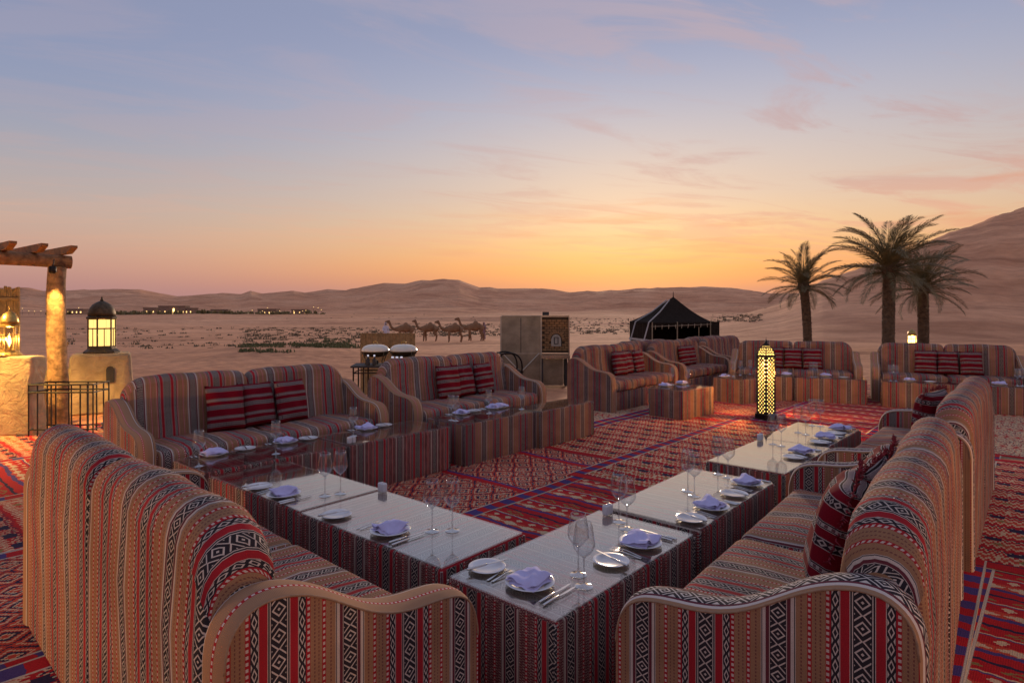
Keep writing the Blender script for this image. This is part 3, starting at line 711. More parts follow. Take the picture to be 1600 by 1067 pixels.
# throw cushions
def pillow_mesh(wd, hh, th, fringe=False):
    m = MB(); n = 15; rows = []; UV = []
    for sgn in (1, -1):
        P = []; U = []
        for i in range(n):
            r = []; ur = []
            for j in range(n):
                a, b = i/(n-1)*2-1, j/(n-1)*2-1
                k = max(0, (1-a**4))**.55*max(0, (1-b**4))**.55
                pin = 1-.06*(1-abs(b)**2)*abs(a)**8; pin2 = 1-.06*(1-abs(a)**2)*abs(b)**8
                r.append((a*wd/2*pin, sgn*th/2*k+.012*math.sin(a*5+b*3)*k, b*hh/2*pin2+hh/2)); ur.append((a*wd/2, b*hh/2+hh/2))
            P.append(r); U.append(ur)
        m.grid(P, U)
    me = m.mesh('cushion', M['pillow'], True)
    bm = bmesh.new(); bm.from_mesh(me); bmesh.ops.remove_doubles(bm, verts=bm.verts, dist=.0006); bmesh.ops.recalc_face_normals(bm, faces=bm.faces); bm.to_mesh(me); bm.free()
    fm = None
    if fringe:
        f = MB()
        for k in range(150):
            t = random.random()*4; e = int(t); q = t-e
            x, z = [(q*wd-wd/2, 0), (wd/2, q*hh), (wd/2-q*wd, hh), (-wd/2, hh-q*hh)][e]; nx, nz = [(0, -1), (1, 0), (0, 1), (-1, 0)][e]
            l = random.uniform(.02, .045); j = random.uniform(-.02, .02)
            f.tube([(x*.98, 0, z), (x+nx*l*.5+j*.3, random.uniform(-.008, .008), z+nz*l*.5), (x+nx*l+j, random.uniform(-.02, .02), z+nz*l)], [.004, .003, .002], 4, cap=False)
        fm = f.mesh('fringe', M['fringe'], True)
    return me, fm
PM = pillow_mesh(.345, .43, .15); PMF = pillow_mesh(.46, .46, .17, True)
def pillow(key, x, label, fr=False, dy=0.0, lean=14, yaw=0.0, dz=.0):
    so_ = S[key]; th = so_.rotation_euler.z
    p = Vector((x, SD/2-.375+dy, .50+dz)); R_ = Matrix.Rotation(th, 4, 'Z')
    wp = R_ @ p; wp += Vector(so_.location)
    o = link('cushion', (PMF if fr else PM)[0], None, wp, (0, 0, 0))
    o.rotation_euler = (R_ @ Matrix.Rotation(math.radians(yaw), 4, 'Z') @ Matrix.Rotation(math.radians(-lean), 4, 'X')).to_euler()
    tag(o, label, 'cushion', 'red striped cushions on the sofas')
    if fr: link('fringe', PMF[1], o)['kind'] = 'stuff'
for key, xs, nm in (('s2', (-.30, .035, .365), 'the long left sofa'), ('s3', (-.20, .135, .465), 'the sofa before the chafing dishes'), ('c', (-.08, .255, .585), 'the sofa right of the oven'),
                    ('d', (-.35, 0, .35), 'the sofa behind the tall lantern'), ('e', (-.30, .04, .38), 'the far right sofa')):
    for k, x in enumerate(xs):
        pillow(key, x, '%s red striped cushion of the three on %s' % (('left', 'middle', 'right')[k], nm), dy=(-.03, .0, -.04)[k], lean=(12, 17, 14)[k], yaw=(-7, 3, 8)[k])
for k, x in enumerate((.02, .30)): pillow('f5', x, '%s of two red cushions on the sofa before the tent' % ('left one', 'right one')[k], dy=-.01*k)
for k, x in enumerate((.34, .0, -.33)): pillow('r1', x, ('nearest fringed red cushion on the nearest right hand sofa', 'middle fringed red cushion on the nearest right hand sofa', 'farthest fringed red cushion on the nearest right hand sofa')[k], True, dy=-.02*(2-k), lean=17, yaw=(6, -3, 4)[k])
pillow('r2', -.1, 'single red cushion standing on the second right hand sofa', True, dy=-.02, lean=10, yaw=-12, dz=.02)

# ------------------------------------------------------------------ tables
ZT = .4545
TB = {}
def table(key, label, c, deg, L=1.19, Wd=.594, uoff=0.0, fab='sadu_table'):
    o = thing('low_table', label, 'table', (c[0], c[1], .012), math.radians(deg), 'low cloth covered tables with glass tops')
    bm_obj('cloth_cover', rbox((0, 0, .217), (L/2, Wd/2, .217), .014, 3), M[fab], o, off=(uoff, 0))
    g = rbox((0, 0, .4385), (L/2-.006, Wd/2-.006, .004), .0015, 1); bm_obj('glass_top', g, M['glass_top'], o, smooth=False)
    for sx in (-1, 1):
        for sy in (-1, 1): q = MB(); q.tube([(sx*(L/2-.003), sy*(Wd/2-.003), .01), (sx*(L/2-.003), sy*(Wd/2-.003), .425)], .007, 6); q.build('corner_piping', M['sadu_table'], o, smooth=True)
    TB[key] = (Vector((c[0], c[1], 0)), math.radians(deg), L, Wd)
    return o
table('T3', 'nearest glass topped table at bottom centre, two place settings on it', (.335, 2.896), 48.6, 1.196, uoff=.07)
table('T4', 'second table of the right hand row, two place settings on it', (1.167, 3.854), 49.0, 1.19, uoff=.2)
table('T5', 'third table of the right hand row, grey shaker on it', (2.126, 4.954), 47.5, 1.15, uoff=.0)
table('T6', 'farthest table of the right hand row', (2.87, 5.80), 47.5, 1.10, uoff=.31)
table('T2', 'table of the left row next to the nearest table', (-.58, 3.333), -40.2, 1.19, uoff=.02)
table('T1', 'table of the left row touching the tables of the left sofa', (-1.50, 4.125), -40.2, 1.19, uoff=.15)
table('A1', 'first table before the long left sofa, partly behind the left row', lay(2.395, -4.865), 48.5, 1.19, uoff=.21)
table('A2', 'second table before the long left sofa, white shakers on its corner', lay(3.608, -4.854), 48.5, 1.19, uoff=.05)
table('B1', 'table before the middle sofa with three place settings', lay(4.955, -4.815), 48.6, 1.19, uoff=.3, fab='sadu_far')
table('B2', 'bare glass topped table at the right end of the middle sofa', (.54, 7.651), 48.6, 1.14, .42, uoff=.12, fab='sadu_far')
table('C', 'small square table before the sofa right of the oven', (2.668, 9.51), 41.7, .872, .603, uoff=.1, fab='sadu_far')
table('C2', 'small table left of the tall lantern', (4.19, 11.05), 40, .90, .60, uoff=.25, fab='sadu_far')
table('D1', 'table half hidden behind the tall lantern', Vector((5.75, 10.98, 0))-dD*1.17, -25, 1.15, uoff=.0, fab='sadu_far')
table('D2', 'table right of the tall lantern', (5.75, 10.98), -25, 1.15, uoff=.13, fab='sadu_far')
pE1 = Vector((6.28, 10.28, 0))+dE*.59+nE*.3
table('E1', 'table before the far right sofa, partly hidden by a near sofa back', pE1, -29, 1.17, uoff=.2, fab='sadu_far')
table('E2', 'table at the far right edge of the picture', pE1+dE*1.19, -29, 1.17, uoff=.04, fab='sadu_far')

# ------------------------------------------------------------------ tableware
def lathe_mesh(name, prof, n, m_, ang=40): b = MB(); b.lathe(prof, n, cap=False); return b.mesh(name, m_, ang)
GB = lathe_mesh('bowl', [(.0005, .1255), (.012, .1275), (.030, .143), (.044, .163), (.0475, .175), (.046, .195), (.0415, .225), (.0365, .252), (.0335, .268), (.0328, .2685)], 28, M['thin_glass'], 80)
GS = lathe_mesh('stem', [(0, .0), (.038, .0), (.0385, .0015), (.030, .0035), (.012, .007), (.0045, .014), (.0032, .04), (.003, .10), (.0045, .118), (.009, .1255), (.0, .1265)], 24, M['thin_stem'], 60)
GR = MB(); GR.tube([(.0331*math.cos(2*PI*k/24), .0331*math.sin(2*PI*k/24), .2685) for k in range(25)], .0009, 4); GR = GR.mesh('rim', M['thin_stem'], True)
PL = lathe_mesh('plate', [(0, .003), (.055, .003), (.06, 0), (.064, .0), (.066, .004), (.085, .011), (.104, .016), (.1055, .0175), (.104, .019), (.085, .0145), (.066, .008), (.058, .0065), (0, .0065)], 40, M['china'], 60)
def fork_mesh():
    m = MB(); L = .19
    sp = [(-.09, .0062, .001), (-.07, .0058, .002), (-.03, .0032, .006), (0, .003, .009), (.025, .0045, .007), (.035, .010, .004), (.05, .011, .004)]
    top = [[(-w_, y, z+.0012), (w_, y, z+.0012)] for y, w_, z in sp]; m.grid([[a[0], ((a[0][0]+a[1][0])/2, a[0][1], a[0][2]+.001), a[1]] for a in top])
    m.grid([[(a[0][0], a[0][1], a[0][2]-.0018), (a[1][0], a[1][1], a[1][2]-.0018)] for a in top])
    for k in range(4):
        x = (-.0095+.0063*k); m.grid([[(x-.0013, .05, .0052), (x+.0013, .05, .0052)], [(x-.0013, .08, .005), (x+.0013, .08, .005)], [(x-.0006, .098, .010), (x+.0006, .098, .010)]])
    return m.mesh('fork', M['steel'], True)
def knife_mesh():
    h = MB(); h.tube([(0, -.105, .006), (0, -.10, .006), (0, -.06, .006), (0, -.005, .006), (0, .0, .006)], [.0035, .006, .0066, .0055, .003], 8)
    b = MB(); pr = [(-.0015, 0), (-.001, .09), (.004, .112), (.0095, .1), (.0105, .04), (.006, .002)]
    b.face([(x, y, .0075) for x, y in pr]); b.face([(x, y, .0055) for x, y in pr][::-1])
    for k in range(len(pr)): a, c = pr[k], pr[(k+1) % len(pr)]; b.face([(a[0], a[1], .0055), (c[0], c[1], .0055), (c[0], c[1], .0075), (a[0], a[1], .0075)])
    return h.mesh('handle', M['steel'], True), b.mesh('blade', M['steel'])
FK = fork_mesh(); KH, KB = knife_mesh()
def napkin_mesh(seed):
    rnd = random.Random(seed); m = MB(); W_, H_ = rnd.uniform(.14, .17), rnd.uniform(.12, .15); n = 14; fd = rnd.uniform(-1, 1)
    ph = [rnd.uniform(0, 6) for _ in range(4)]
    for layer in range(3):
        P = []
        sh = (rnd.uniform(-.006, .006), rnd.uniform(-.006, .006))
        for i in range(n):
            r = []
            for j in range(n):
                a, b = i/(n-1)*2-1, j/(n-1)*2-1
                ex = max(abs(a), abs(b)); dr = .012*max(0, ex-.72)**1.5*4
                rg = .009*math.exp(-((a*.8+b*fd-.25+.15*math.sin(ph[2]))*4.5)**2)+.006*math.exp(-((a*.3-b*.9+.3)*5)**2)
                z = .018+layer*.0055+.0075*math.sin(a*2.9+ph[0]+layer*.5)*math.cos(b*2.3+ph[1])+.0035*math.sin(a*8+ph[2])*b+.007*(1-a*a)*(1-b*b)-dr+rg*(.5+.5*layer)+.007*layer*max(0, a*b)
                r.append((a*W_/2*(1+.05*math.sin(b*3+ph[3]))+sh[0], b*H_/2*(1+.06*math.sin(a*2+ph[0]))+sh[1], z))
            P.append(r)
        m.grid(P); m.grid([[(p[0], p[1], p[2]-.0022) for p in r] for r in P])
        for edge in (P[0], P[-1], [r[0] for r in P], [r[-1] for r in P]): m.grid([edge, [(p[0], p[1], p[2]-.0022) for p in edge]])
    return m.mesh('napkin', M['napkin'], True)
NM = [napkin_mesh(k) for k in range(5)]
def shaker_mesh():
    bm = rbox((0, 0, .028), (.0175, .0175, .028), .008, 3); me = bpy.data.meshes.new('body'); bm.to_mesh(me); bm.free(); me.materials.append(M['shaker'])
    me.polygons.foreach_set('use_smooth', [True]*len(me.polygons)); me.set_sharp_from_angle(angle=math.radians(50))
    t = MB(); t.lathe([(.011, .0), (.0105, .003), (0, .005)], 14, (0, 0, .0555)); return me, t.mesh('cap', M['steel'], True)
SHM = shaker_mesh()
def on_table(key, u, v, marg=.04):
    p = ground(u, v, ZT); c, a, L, W_ = TB[key]; q = p-c; x = q.x*math.cos(a)+q.y*math.sin(a); y = -q.x*math.sin(a)+q.y*math.cos(a)
    x = max(-L/2+marg, min(L/2-marg, x)); y = max(-W_/2+marg, min(W_/2-marg, y))
    return Vector((c.x+x*math.cos(a)-y*math.sin(a), c.y+x*math.sin(a)+y*math.cos(a), ZT+.0006))
def into(key, p, marg):
    c, a, L, W_ = TB[key]; q = p-c; x = q.x*math.cos(a)+q.y*math.sin(a); y = -q.x*math.sin(a)+q.y*math.cos(a)
    x = max(-L/2+marg, min(L/2-marg, x)); y = max(-W_/2+marg, min(W_/2-marg, y))
    return Vector((c.x+x*math.cos(a)-y*math.sin(a), c.y+x*math.sin(a)+y*math.cos(a), ZT+.0006))
def glass(p, label):
    o = thing('wine_glass', label, 'wine glass', p, random.uniform(0, 6), 'wine glasses on the tables'); bo = link('bowl', GB, o); link('stem', GS, o); link('rim', GR, bo)
def plate(p, label, sc=1.0): tag(link('plate', PL, None, p, (0, 0, 0), (sc, sc, sc)), label, 'plate', 'white plates on the tables')
def fork(p, ang, label): tag(link('fork', FK, None, p+Vector((0, 0, .0012)), (0, 0, ang)), label, 'fork', 'forks on the tables')
def knife(p, ang, label, tilt=0.0):
    o = thing('table_knife', label, 'knife', p, ang, 'knives on the tables'); o.rotation_euler = (tilt, 0, ang); link('handle', KH, o); link('blade', KB, o)
cnt = [0]
def setting(key, F, pl, side, gls, where, cutlery=True, nap=True):
    """one place: F points from the diner into the table"""
    F = F.normalized(); Rv = Vector((F.y, -F.x, 0)); ang = math.atan2(-F.x, F.y); cnt[0] += 1
    p = on_table(key, *pl, marg=.10); plate(p, 'dinner plate under the napkin '+where if nap else 'bare dinner plate '+where)
    if nap:
        a = ang+random.uniform(-.25, .25); tag(link('napkin', NM[cnt[0] % 5], None, p+Vector((0, 0, .006)), (0, 0, a)), 'folded lavender napkin on the plate '+where, 'napkin', 'lavender napkins on the plates')
    if side:
        q = on_table(key, *side, marg=.08); plate(q, 'small side plate '+where, .8)
        if cutlery: knife(q+Vector((0, 0, .0155)), ang-.25, 'butter knife lying across the side plate '+where)
    for k, gq in enumerate(gls):
        glass(on_table(key, *gq, marg=.045), ('wine glass '+where) if len(gls) == 1 else (('left' if k == 0 else 'right')+' wine glass of the pair '+where))
    if cutlery:
        for k in range(2):
            fork(into(key, p-Rv*(.137+.026*k)-F*.005*k, .03), ang+random.uniform(-.06, .06), ('inner' if k == 0 else 'outer')+' fork '+where)
            knife(into(key, p+Rv*(.132+.03*k)-F*.01*k, .03), ang+random.uniform(-.05, .05), ('inner' if k == 0 else 'outer')+' table knife '+where)
def shakers(key, u, v, where, d):
    p = on_table(key, u, v, .03)
    for k, nm in enumerate(('left', 'right')):
        q = into(key, p+d*(.04*k-.02), .022); o = thing('shaker', '%s white ceramic shaker of the pair %s' % (nm, where), 'shaker', q, math.atan2(d.y, d.x), 'salt and pepper shakers'); link('body', SHM[0], o); link('cap', SHM[1], o)
setting('T3', E1, (828, 913), (751, 884.6), [(903.6, 898), (912.4, 916)], 'at the near end of the nearest table')
setting('T3', -E2, (1000.6, 850), (954.8, 878.7), [(966.9, 815), (979.6, 826.6)], 'at the far end of the nearest table')
shakers('T3', 950, 803, 'at the back corner of the nearest table', E1)
setting('T4', -E2, (1111, 793), (1080, 812), [(1074.7, 767.5), (1085, 775)], 'near end of the second right row table')
setting('T4', -E2, (1167, 756), (1146.9, 773), [(1125, 739), (1137.5, 746)], 'far end of the second right row table')
setting('T5', -E2, (1252, 707), (1241, 715.6), [(1207.5, 694), (1220.6, 697)], 'on the third right row table')
shakers('T5', 1178.4, 686, 'on the third right row table', E1)
setting('T6', -E2, (1290, 685), (1281, 692), [(1247, 676), (1259, 679)], 'near end of the last right row table')
setting('T6', -E2, (1312, 671), (1305, 678), [(1269, 665), (1281.6, 666)], 'far end of the last right row table')
setting('T2', E1, (609.7, 831), (526, 806), [(675.3, 830), (706.8, 829)], 'on the left row table beside the nearest table')
shakers('T2', 597, 767, 'on the left row table', E2)
setting('T1', E1, (442, 774), (402, 762.5), [(507.8, 774.7), (532, 771)], 'on the farther table of the left row')
setting('A1', E2, (329.7, 709), (383, 702), [(302.5, 729.7)], 'leftmost before the long left sofa')
setting('A1', E2, (440, 690), (481.6, 686), [(431, 709)], 'in the middle before the long left sofa')
setting('A2', E2, (562.8, 668.7), (598.4, 665), [(552, 681)], 'right before the long left sofa')
shakers('A2', 549, 692, 'before the long left sofa', -E1)
setting('B1', E2, (709, 645), (734, 641.5), [(705, 656.5), (712, 657.5)], 'left before the middle sofa')
setting('B1', E2, (757, 636), (778.7, 633), [(763.7, 646)], 'in the middle before the middle sofa')
setting('B1', E2, (821, 629), None, [(828, 637)], 'right before the middle sofa')
setting('C', E2, (1063.7, 599.5), None, [(1050, 601), (1075, 603)], 'at the back of the small square table', False)
setting('C', E2, (1036.5, 603), None, [], 'at the front of the small square table', False)
setting('C2', E2, (1132, 589), None, [(1146, 588), (1157, 586)], 'on the table left of the tall lantern', False)
setting('D1', -nD, (1229, 586), None, [(1172, 585)], 'on the table behind the tall lantern', False)
setting('D2', -nD, (1290, 587.5), (1318, 590), [(1268, 590), (1274, 590)], 'on the table right of the tall lantern', False)
setting('E1', -nE, (1421, 595), (1453, 597), [(1392, 596), (1400, 596)], 'on the table before the far right sofa', False)
setting('E2', -nE, (1561.6, 601), None, [(1590, 603), (1597, 603)], 'on the table at the far right edge', False)
# ------------------------------------------------------------------ lights that belong to lanterns
def lamp(kind, loc, power, color=(1, .58, .2), r=.05, parent=None, spot=None, aim=None):
    l = bpy.data.lights.new('lantern_light', kind); l.energy = power; l.color = color; l.shadow_soft_size = r
    o = bpy.data.objects.new('lantern_light', l); COL.objects.link(o); o.location = loc
    if spot: l.spot_size = math.radians(spot); l.spot_blend = .6
    if aim is not None: o.rotation_euler = (Vector(aim)-Vector(loc)).to_track_quat('-Z', 'Y').to_euler()
    if parent: o.parent = parent
    return o
# tall pierced floor lantern
def floor_lantern(loc, rz, label, h=1.08, a=.087, es='panes_hot'):
    o = thing('floor_lantern', label, 'lantern', loc, rz)
    b = MB(); b.box((0, 0, .012), (a+.045, a+.045, .012)); b.box((0, 0, .055), (a+.022, a+.022, .032)); b.build('base', M['iron'], o)
    z0, z1 = .09, .09+h*.80
    for k in range(4):
        ang = PI/2*k; R_ = Matrix.Rotation(ang, 4, 'Z')
        def T(x, y, z): v = R_ @ Vector((x, y, z)); return (v.x, v.y, v.z)
        p = MB(); p.face([T(-a+.006, -a+.010, z0), T(a-.006, -a+.010, z0), T(a-.006, -a+.010, z1), T(-a+.006, -a+.010, z1)]); p.build('lit_panel', M[es], o)
        g = MB(); st = .058; w2 = a-.008; n = int((z1-z0)/st)+1
        for i in range(-4, n+1):
            for sg in (1, -1):
                # diagonal bar clipped to the panel
                zA, zB = z0+i*st, z0+i*st+2*w2
                ta, tb = max(0, (z0-zA)/(zB-zA)), min(1, (z1-zA)/(zB-zA))
                if tb-ta < .05: continue
                xA, xB = (-w2+2*w2*ta)*sg, (-w2+2*w2*tb)*sg
                g.tube([T(xA, -a, zA+(zB-zA)*ta), T(xB, -a, zA+(zB-zA)*tb)], .0125, 4)
        for zz in (z0+.004, z0+.13, z1-.16, z1-.004): g.tube([T(-w2, -a, zz), T(w2, -a, zz)], .006, 4)
        for zz in (z1-.08, z1-.24):          # star rosettes in the upper windows
            g.tube([T(0, -a-.001, zz+.03), T(-.022, -a-.001, zz), T(0, -a-.001, zz-.03), T(.022, -a-.001, zz), T(0, -a-.001, zz+.03)], .006, 4)
        g.build('lattice', M['iron'], o)
        c = MB(); c.tube([T(-a, -a, z0-.01), T(-a, -a, z1+.01)], .009, 6); c.build('corner_post', M['iron'], o)
        # pointed arch roof side with pierced rows
        q = MB(); pr = [(a, z1+.012), (a*.97, z1+.05), (a*.82, z1+.09), (a*.55, z1+.135), (a*.2, z1+.175), (.004, z1+.2)]
        lp = MB()
        for (ra, za), (rb, zb) in zip(pr[:-1], pr[1:]):
            lp.face([T(-ra*.9, -ra*.93, za), T(ra*.9, -ra*.93, za), T(rb*.9, -rb*.93, zb), T(-rb*.9, -rb*.93, zb)])
            q.tube([T(-ra, -ra, za), T(ra, -ra, za)], .006, 4); q.tube([T(-ra, -ra, za), T(-rb, -rb, zb)], .007, 4)
            m_ = 3 if ra > a*.5 else 2
            for j in range(m_):
                f0, f1 = -1+2*j/m_, -1+2*(j+1)/m_; q.tube([T(f0*ra, -ra, za), T((f0+f1)/2*rb, -rb, zb)], .0065, 4); q.tube([T(f1*ra, -ra, za), T((f0+f1)/2*rb, -rb, zb)], .0065, 4)
        q.build('roof_lattice', M['iron'], o); lp.build('lit_roof_panel', M[es], o)
    f = MB(); f.lathe([(.012, z1+.195), (.016, z1+.21), (.006, z1+.22), (.009, z1+.235), (.003, z1+.25), (.001, z1+.285)], 10); f.build('finial', M['iron'], o, smooth=True)
    lamp('POINT', (0, 0, z1-.25), 420, (1, .55, .16), .04, o)
    c = MB(); c.box((0, 0, z1+.004), (a+.008, a+.008, .008)); c.build('cornice', M['iron'], o)
    return o
M['panes_hot'] = lit_pane('glowing_lantern_pane', 1.4, (1, .62, .17), .85)
fl = ground(1197, 657); floor_lantern((fl.x, fl.y, .013), math.radians(22.2), 'tall pierced metal lantern glowing in the middle of the rugs')
# lantern behind the far right sofa, on a plinth
def house_lantern(loc, label, s=1.0, frosted=True, sides=6, power=30, dome='bronze'):
    """glazed lantern: foot, posts, panes, cornice, dome, finial"""
    o = thing('lantern', label, 'lantern', loc, .26); R_ = .19*s
    def ring(r, z): return [(r*math.cos(2*PI*(k+.5)/sides), r*math.sin(2*PI*(k+.5)/sides), z) for k in range(sides)]
    b = MB(); b.lathe([(R_*1.38, 0), (R_*1.38, .025*s), (R_*1.22, .05*s), (R_*1.08, .07*s), (R_*1.05, .10*s)], sides*2); b.build('foot', M[dome], o)
    z0, z1 = .10*s, .56*s; zm = z0+(z1-z0)*.66
    lo, hi = ring(R_, z0), ring(R_, z1)
    for k in range(sides):
        p, q = Vector(lo[k]), Vector(lo[(k+1) % sides]); P, Q = Vector(hi[k]), Vector(hi[(k+1) % sides])
        c = MB(); c.tube([p, P], .013*s, 6); c.build('post', M[dome], o)
        m = MB(); m.face([p*.985, q*.985, Q*.985, P*.985]) if False else None
        ins = lambda v: Vector((v.x*.965, v.y*.965, v.z))
        m.face([ins(p), ins(q), ins(Q), ins(P)]); pane = m.build('pane', M['panes'] if frosted else M['thin_glass'], o)
        g = MB(); a_ = p.lerp(P, .66); b_ = q.lerp(Q, .66); g.tube([a_, b_], .011*s, 5); mid0, mid1 = p.lerp(q, .5), a_.lerp(b_, .5); g.tube([mid0, mid1], .007*s, 5)
        g.tube([p.lerp(P, .02), q.lerp(Q, .02)], .010*s, 5); g.build('glazing_bar', M[dome], pane)
    e = MB(); e.lathe([(R_*1.02, z1-.01*s), (R_*1.14, z1), (R_*1.16, z1+.03*s), (R_*1.04, z1+.045*s)], sides*2); e.build('cornice', M[dome], o)
    d_ = MB(); d_.lathe([(R_*1.03, z1+.045*s), (R_*1.03, z1+.10*s), (R_*.93, z1+.17*s), (R_*.70, z1+.235*s), (R_*.40, z1+.275*s), (R_*.14, z1+.30*s), (.0, z1+.305*s)], 18); d_.build('dome', M[dome], o, smooth=True)
    f = MB(); f.lathe([(.02*s, z1+.295*s), (.03*s, z1+.315*s), (.012*s, z1+.33*s), (.018*s, z1+.345*s), (.002*s, z1+.375*s)], 8); f.build('finial', M[dome], o, smooth=True)
    if not frosted:
        c = MB(); c.lathe([(.035*s, z0), (.04*s, z0+.08*s), (.03*s, z0+.09*s)], 10); c.build('candle_cup', M['brass'], o, smooth=True)
        c = MB(); c.lathe([(.0, z0+.09*s), (.03*s, z0+.13*s), (.036*s, z0+.18*s), (.022*s, z0+.26*s), (0, z0+.33*s)], 12); c.build('flame', M['flame'], o, smooth=True)
    lamp('POINT', (0, 0, z0+.2*s), power, r=.06*s, parent=o)
    return o
M['panes2'] = M['panes']
# mud plaster wall, pergola, reed screen and lanterns on the left
def mud_block(name, label, cat, c, h, rz=0.0, r=.05, parent=None):
    bm = rbox((0, 0, h[2]), h, r, 4)
    for _ in range(2): bmesh.ops.subdivide_edges(bm, edges=[e for e in bm.edges if e.calc_length() > .12], cuts=2, use_grid_fill=True)
    for v in bm.verts:
        n = mnoise.noise(Vector((v.co.x*3+c[0], v.co.y*3, v.co.z*3)))*1.3; v.co += Vector((n, n*.8, n*.3 if v.co.z > .1 else 0))*.022
    o = bm_obj(name, bm, M['mud'], parent, loc=(c[0], c[1], c[2]), rot=(0, 0, rz))
    if label: tag(o, label, cat)
    return o
mud_block('mud_wall', 'rough mud plaster wall lit yellow at the left edge', 'wall', (-7.72, 7.98, 0), (1.48, .13, .522), 0.0, .04)
house_lantern((-6.63, 7.98, 1.046), 'brass hexagonal lantern with a flame standing on the plaster wall', .52, False, 6, 45, 'brass').scale = (1, 1, 1.32)
rs_ = thing('reed_screen', 'dry reed screen standing behind the brass lantern', 'screen', (-8.1, 9.0, 0)); q = MB()
x = -.9
while x < .78:
    hh = 1.98+random.uniform(-.02, .03); q.tube([(x, random.uniform(-.012, .012), 0), (x, random.uniform(-.012, .012), hh)], .019, 6); x += .034
q.build('reeds', M['reed'], rs_); rs_.children[0]['kind'] = 'stuff'
for zz in (.35, 1.05, 1.82): b = MB(); b.box((-.06, -.035, zz), (.86, .012, .02)); b.build('binding_rail', M['reed'], rs_)
pg = thing('pergola', 'log pergola with one round post and plank rafters at left', 'pergola', (-6.55, 8.72, 0))
def log_mesh(p0, p1, r0, r1, seed=0, n=16, seg=26):
    m = MB(); rn = random.Random(seed); p0, p1 = Vector(p0), Vector(p1); a = (p1-p0).normalized(); up = Vector((0, 0, 1)) if abs(a.z) < .8 else Vector((1, 0, 0)); s_ = a.cross(up).normalized(); t_ = a.cross(s_)
    ph = [rn.uniform(0, 6) for _ in range(6)]; P = []; UV = []
    for i in range(seg+1):
        f = i/seg; c = p0.lerp(p1, f)+s_*.012*math.sin(f*5+ph[0])+t_*.012*math.sin(f*4+ph[1]); r = r0+(r1-r0)*f
        P.append([c+(s_*math.cos(2*PI*k/n)+t_*math.sin(2*PI*k/n))*(r*(1+.035*math.sin(3*2*PI*k/n+ph[2]+f*4)+.03*math.sin(f*23+ph[3]+k))) for k in range(n)]); UV.append([(k/n, f*2) for k in range(n+1)])
    b = len(m.v); m.grid(P, UV, closev=True); m.f.append(tuple(b+k for k in range(n))); m.uv.append([(0, 0)]*n); m.mi.append(0); e = b+seg*n; m.f.append(tuple(e+k for k in range(n))); m.uv.append([(0, 0)]*n); m.mi.append(0)
    return m.mesh('log', M['log'], 60)
bd = Vector((-.6, -.8, 0))
link('post', log_mesh((0, 0, -.02), (0, 0, 2.27), .128, .112, 1), pg); link('post', log_mesh(bd*2.7, bd*2.7+Vector((0, 0, 2.27)), .15, .125, 2), pg)
link('beam', log_mesh(-bd*.16+Vector((0, 0, 2.35)), bd*3.0+Vector((0, 0, 2.35)), .092, .10, 3, 16, 30), pg)
rd = Vector((.8, -.6, 0))
for k in range(9):
    o_ = -bd*.06+bd*(.34*k); m = MB(); zb, zt = 2.452, 2.555
    pts = [(-1.6, zb), (.26, zb), (.46, zt-.035), (.46, zt), (-1.6, zt)]; hw = .04
    A = [o_+rd*a+bd*hw+Vector((0, 0, z)) for a, z in pts]; B = [o_+rd*a-bd*hw+Vector((0, 0, z)) for a, z in pts]
    m.face(A); m.face(B[::-1])
    for i in range(5): m.face([A[i], A[(i+1) % 5], B[(i+1) % 5], B[i]])
    m.build('rafter', M['rafter'], pg)
fx = MB(); fx.lathe([(.03, 0), (.045, .02), (.045, .09), (.03, .1)], 12, (.14, -.28, 2.16)); fx.tube([(.14, -.28, 2.25), (.10, -.2, 2.36)], .008, 6); fx.build('spot_lamp', M['iron'], pg, smooth=True)
lamp('SPOT', (.14, -.28, 2.15), 130, (1, .60, .16), .03, pg, 70, (-.05, -.05, .55))
fx = MB(); c_ = bd*1.5+Vector((.25, -.2, 0)); fx.lathe([(.03, 0), (.045, .02), (.045, .09), (.03, .1)], 12, (c_.x, c_.y, 2.16)); fx.tube([(c_.x, c_.y, 2.25), (c_.x-.2, c_.y+.16, 2.36)], .008, 6); fx.build('spot_lamp', M['iron'], pg, smooth=True)
lamp('SPOT', (c_.x, c_.y, 2.15), 480, (1, .60, .15), .04, pg, 125, (c_.x+.5, c_.y+.2, 0))
# tower with the big bronze lantern
tw = thing('lantern_tower', 'plastered mud pedestal with a small arched niche', 'pedestal', (-6.78, 10.0, 0), .55)
bm = bmesh.new(); bmesh.ops.create_cube(bm, size=2)
for v in bm.verts:
    k = .40 if v.co.z > 0 else .46; v.co = Vector((v.co.x*k, v.co.y*k, .475 if v.co.z > 0 else -.475)); v.co.z += .475
bmesh.ops.bevel(bm, geom=list(bm.edges), offset=.03, segments=3, affect='EDGES'); bm_obj('shaft', bm, M['mud'], tw)
m = MB(); m.box((.13, -.427, .60), (.055, .022, .10)); m.lathe([(.055, -.0), (.055, .0)], 4) if False else None; nic = m.build('niche', M['dark_and_shade'], tw)  # dark slab on the shaft face stands in for the shaded recess
m = MB(); n_ = 10
m.face([(.13+.055*math.cos(PI*k/n_), -.449, .70+.06*math.sin(PI*k/n_)) for k in range(n_+1)]); m.build('niche_arch', M['dark_and_shade'], tw)  # arched top of the dark shade patch
house_lantern((-6.78, 10.0, .951), 'large bronze domed lantern with glowing panes on the pedestal', 1.0, True, 6, 8)
mud_block('mud_step', 'upper mud plaster step beside the lantern pedestal', 'step', (-7.35, 9.75, 0), (.42, .3, .36), .2, .04)
mud_block('mud_step', 'lower mud plaster step behind the round pergola post', 'step', (-7.75, 9.3, 0), (.5, .3, .22), .2, .04)
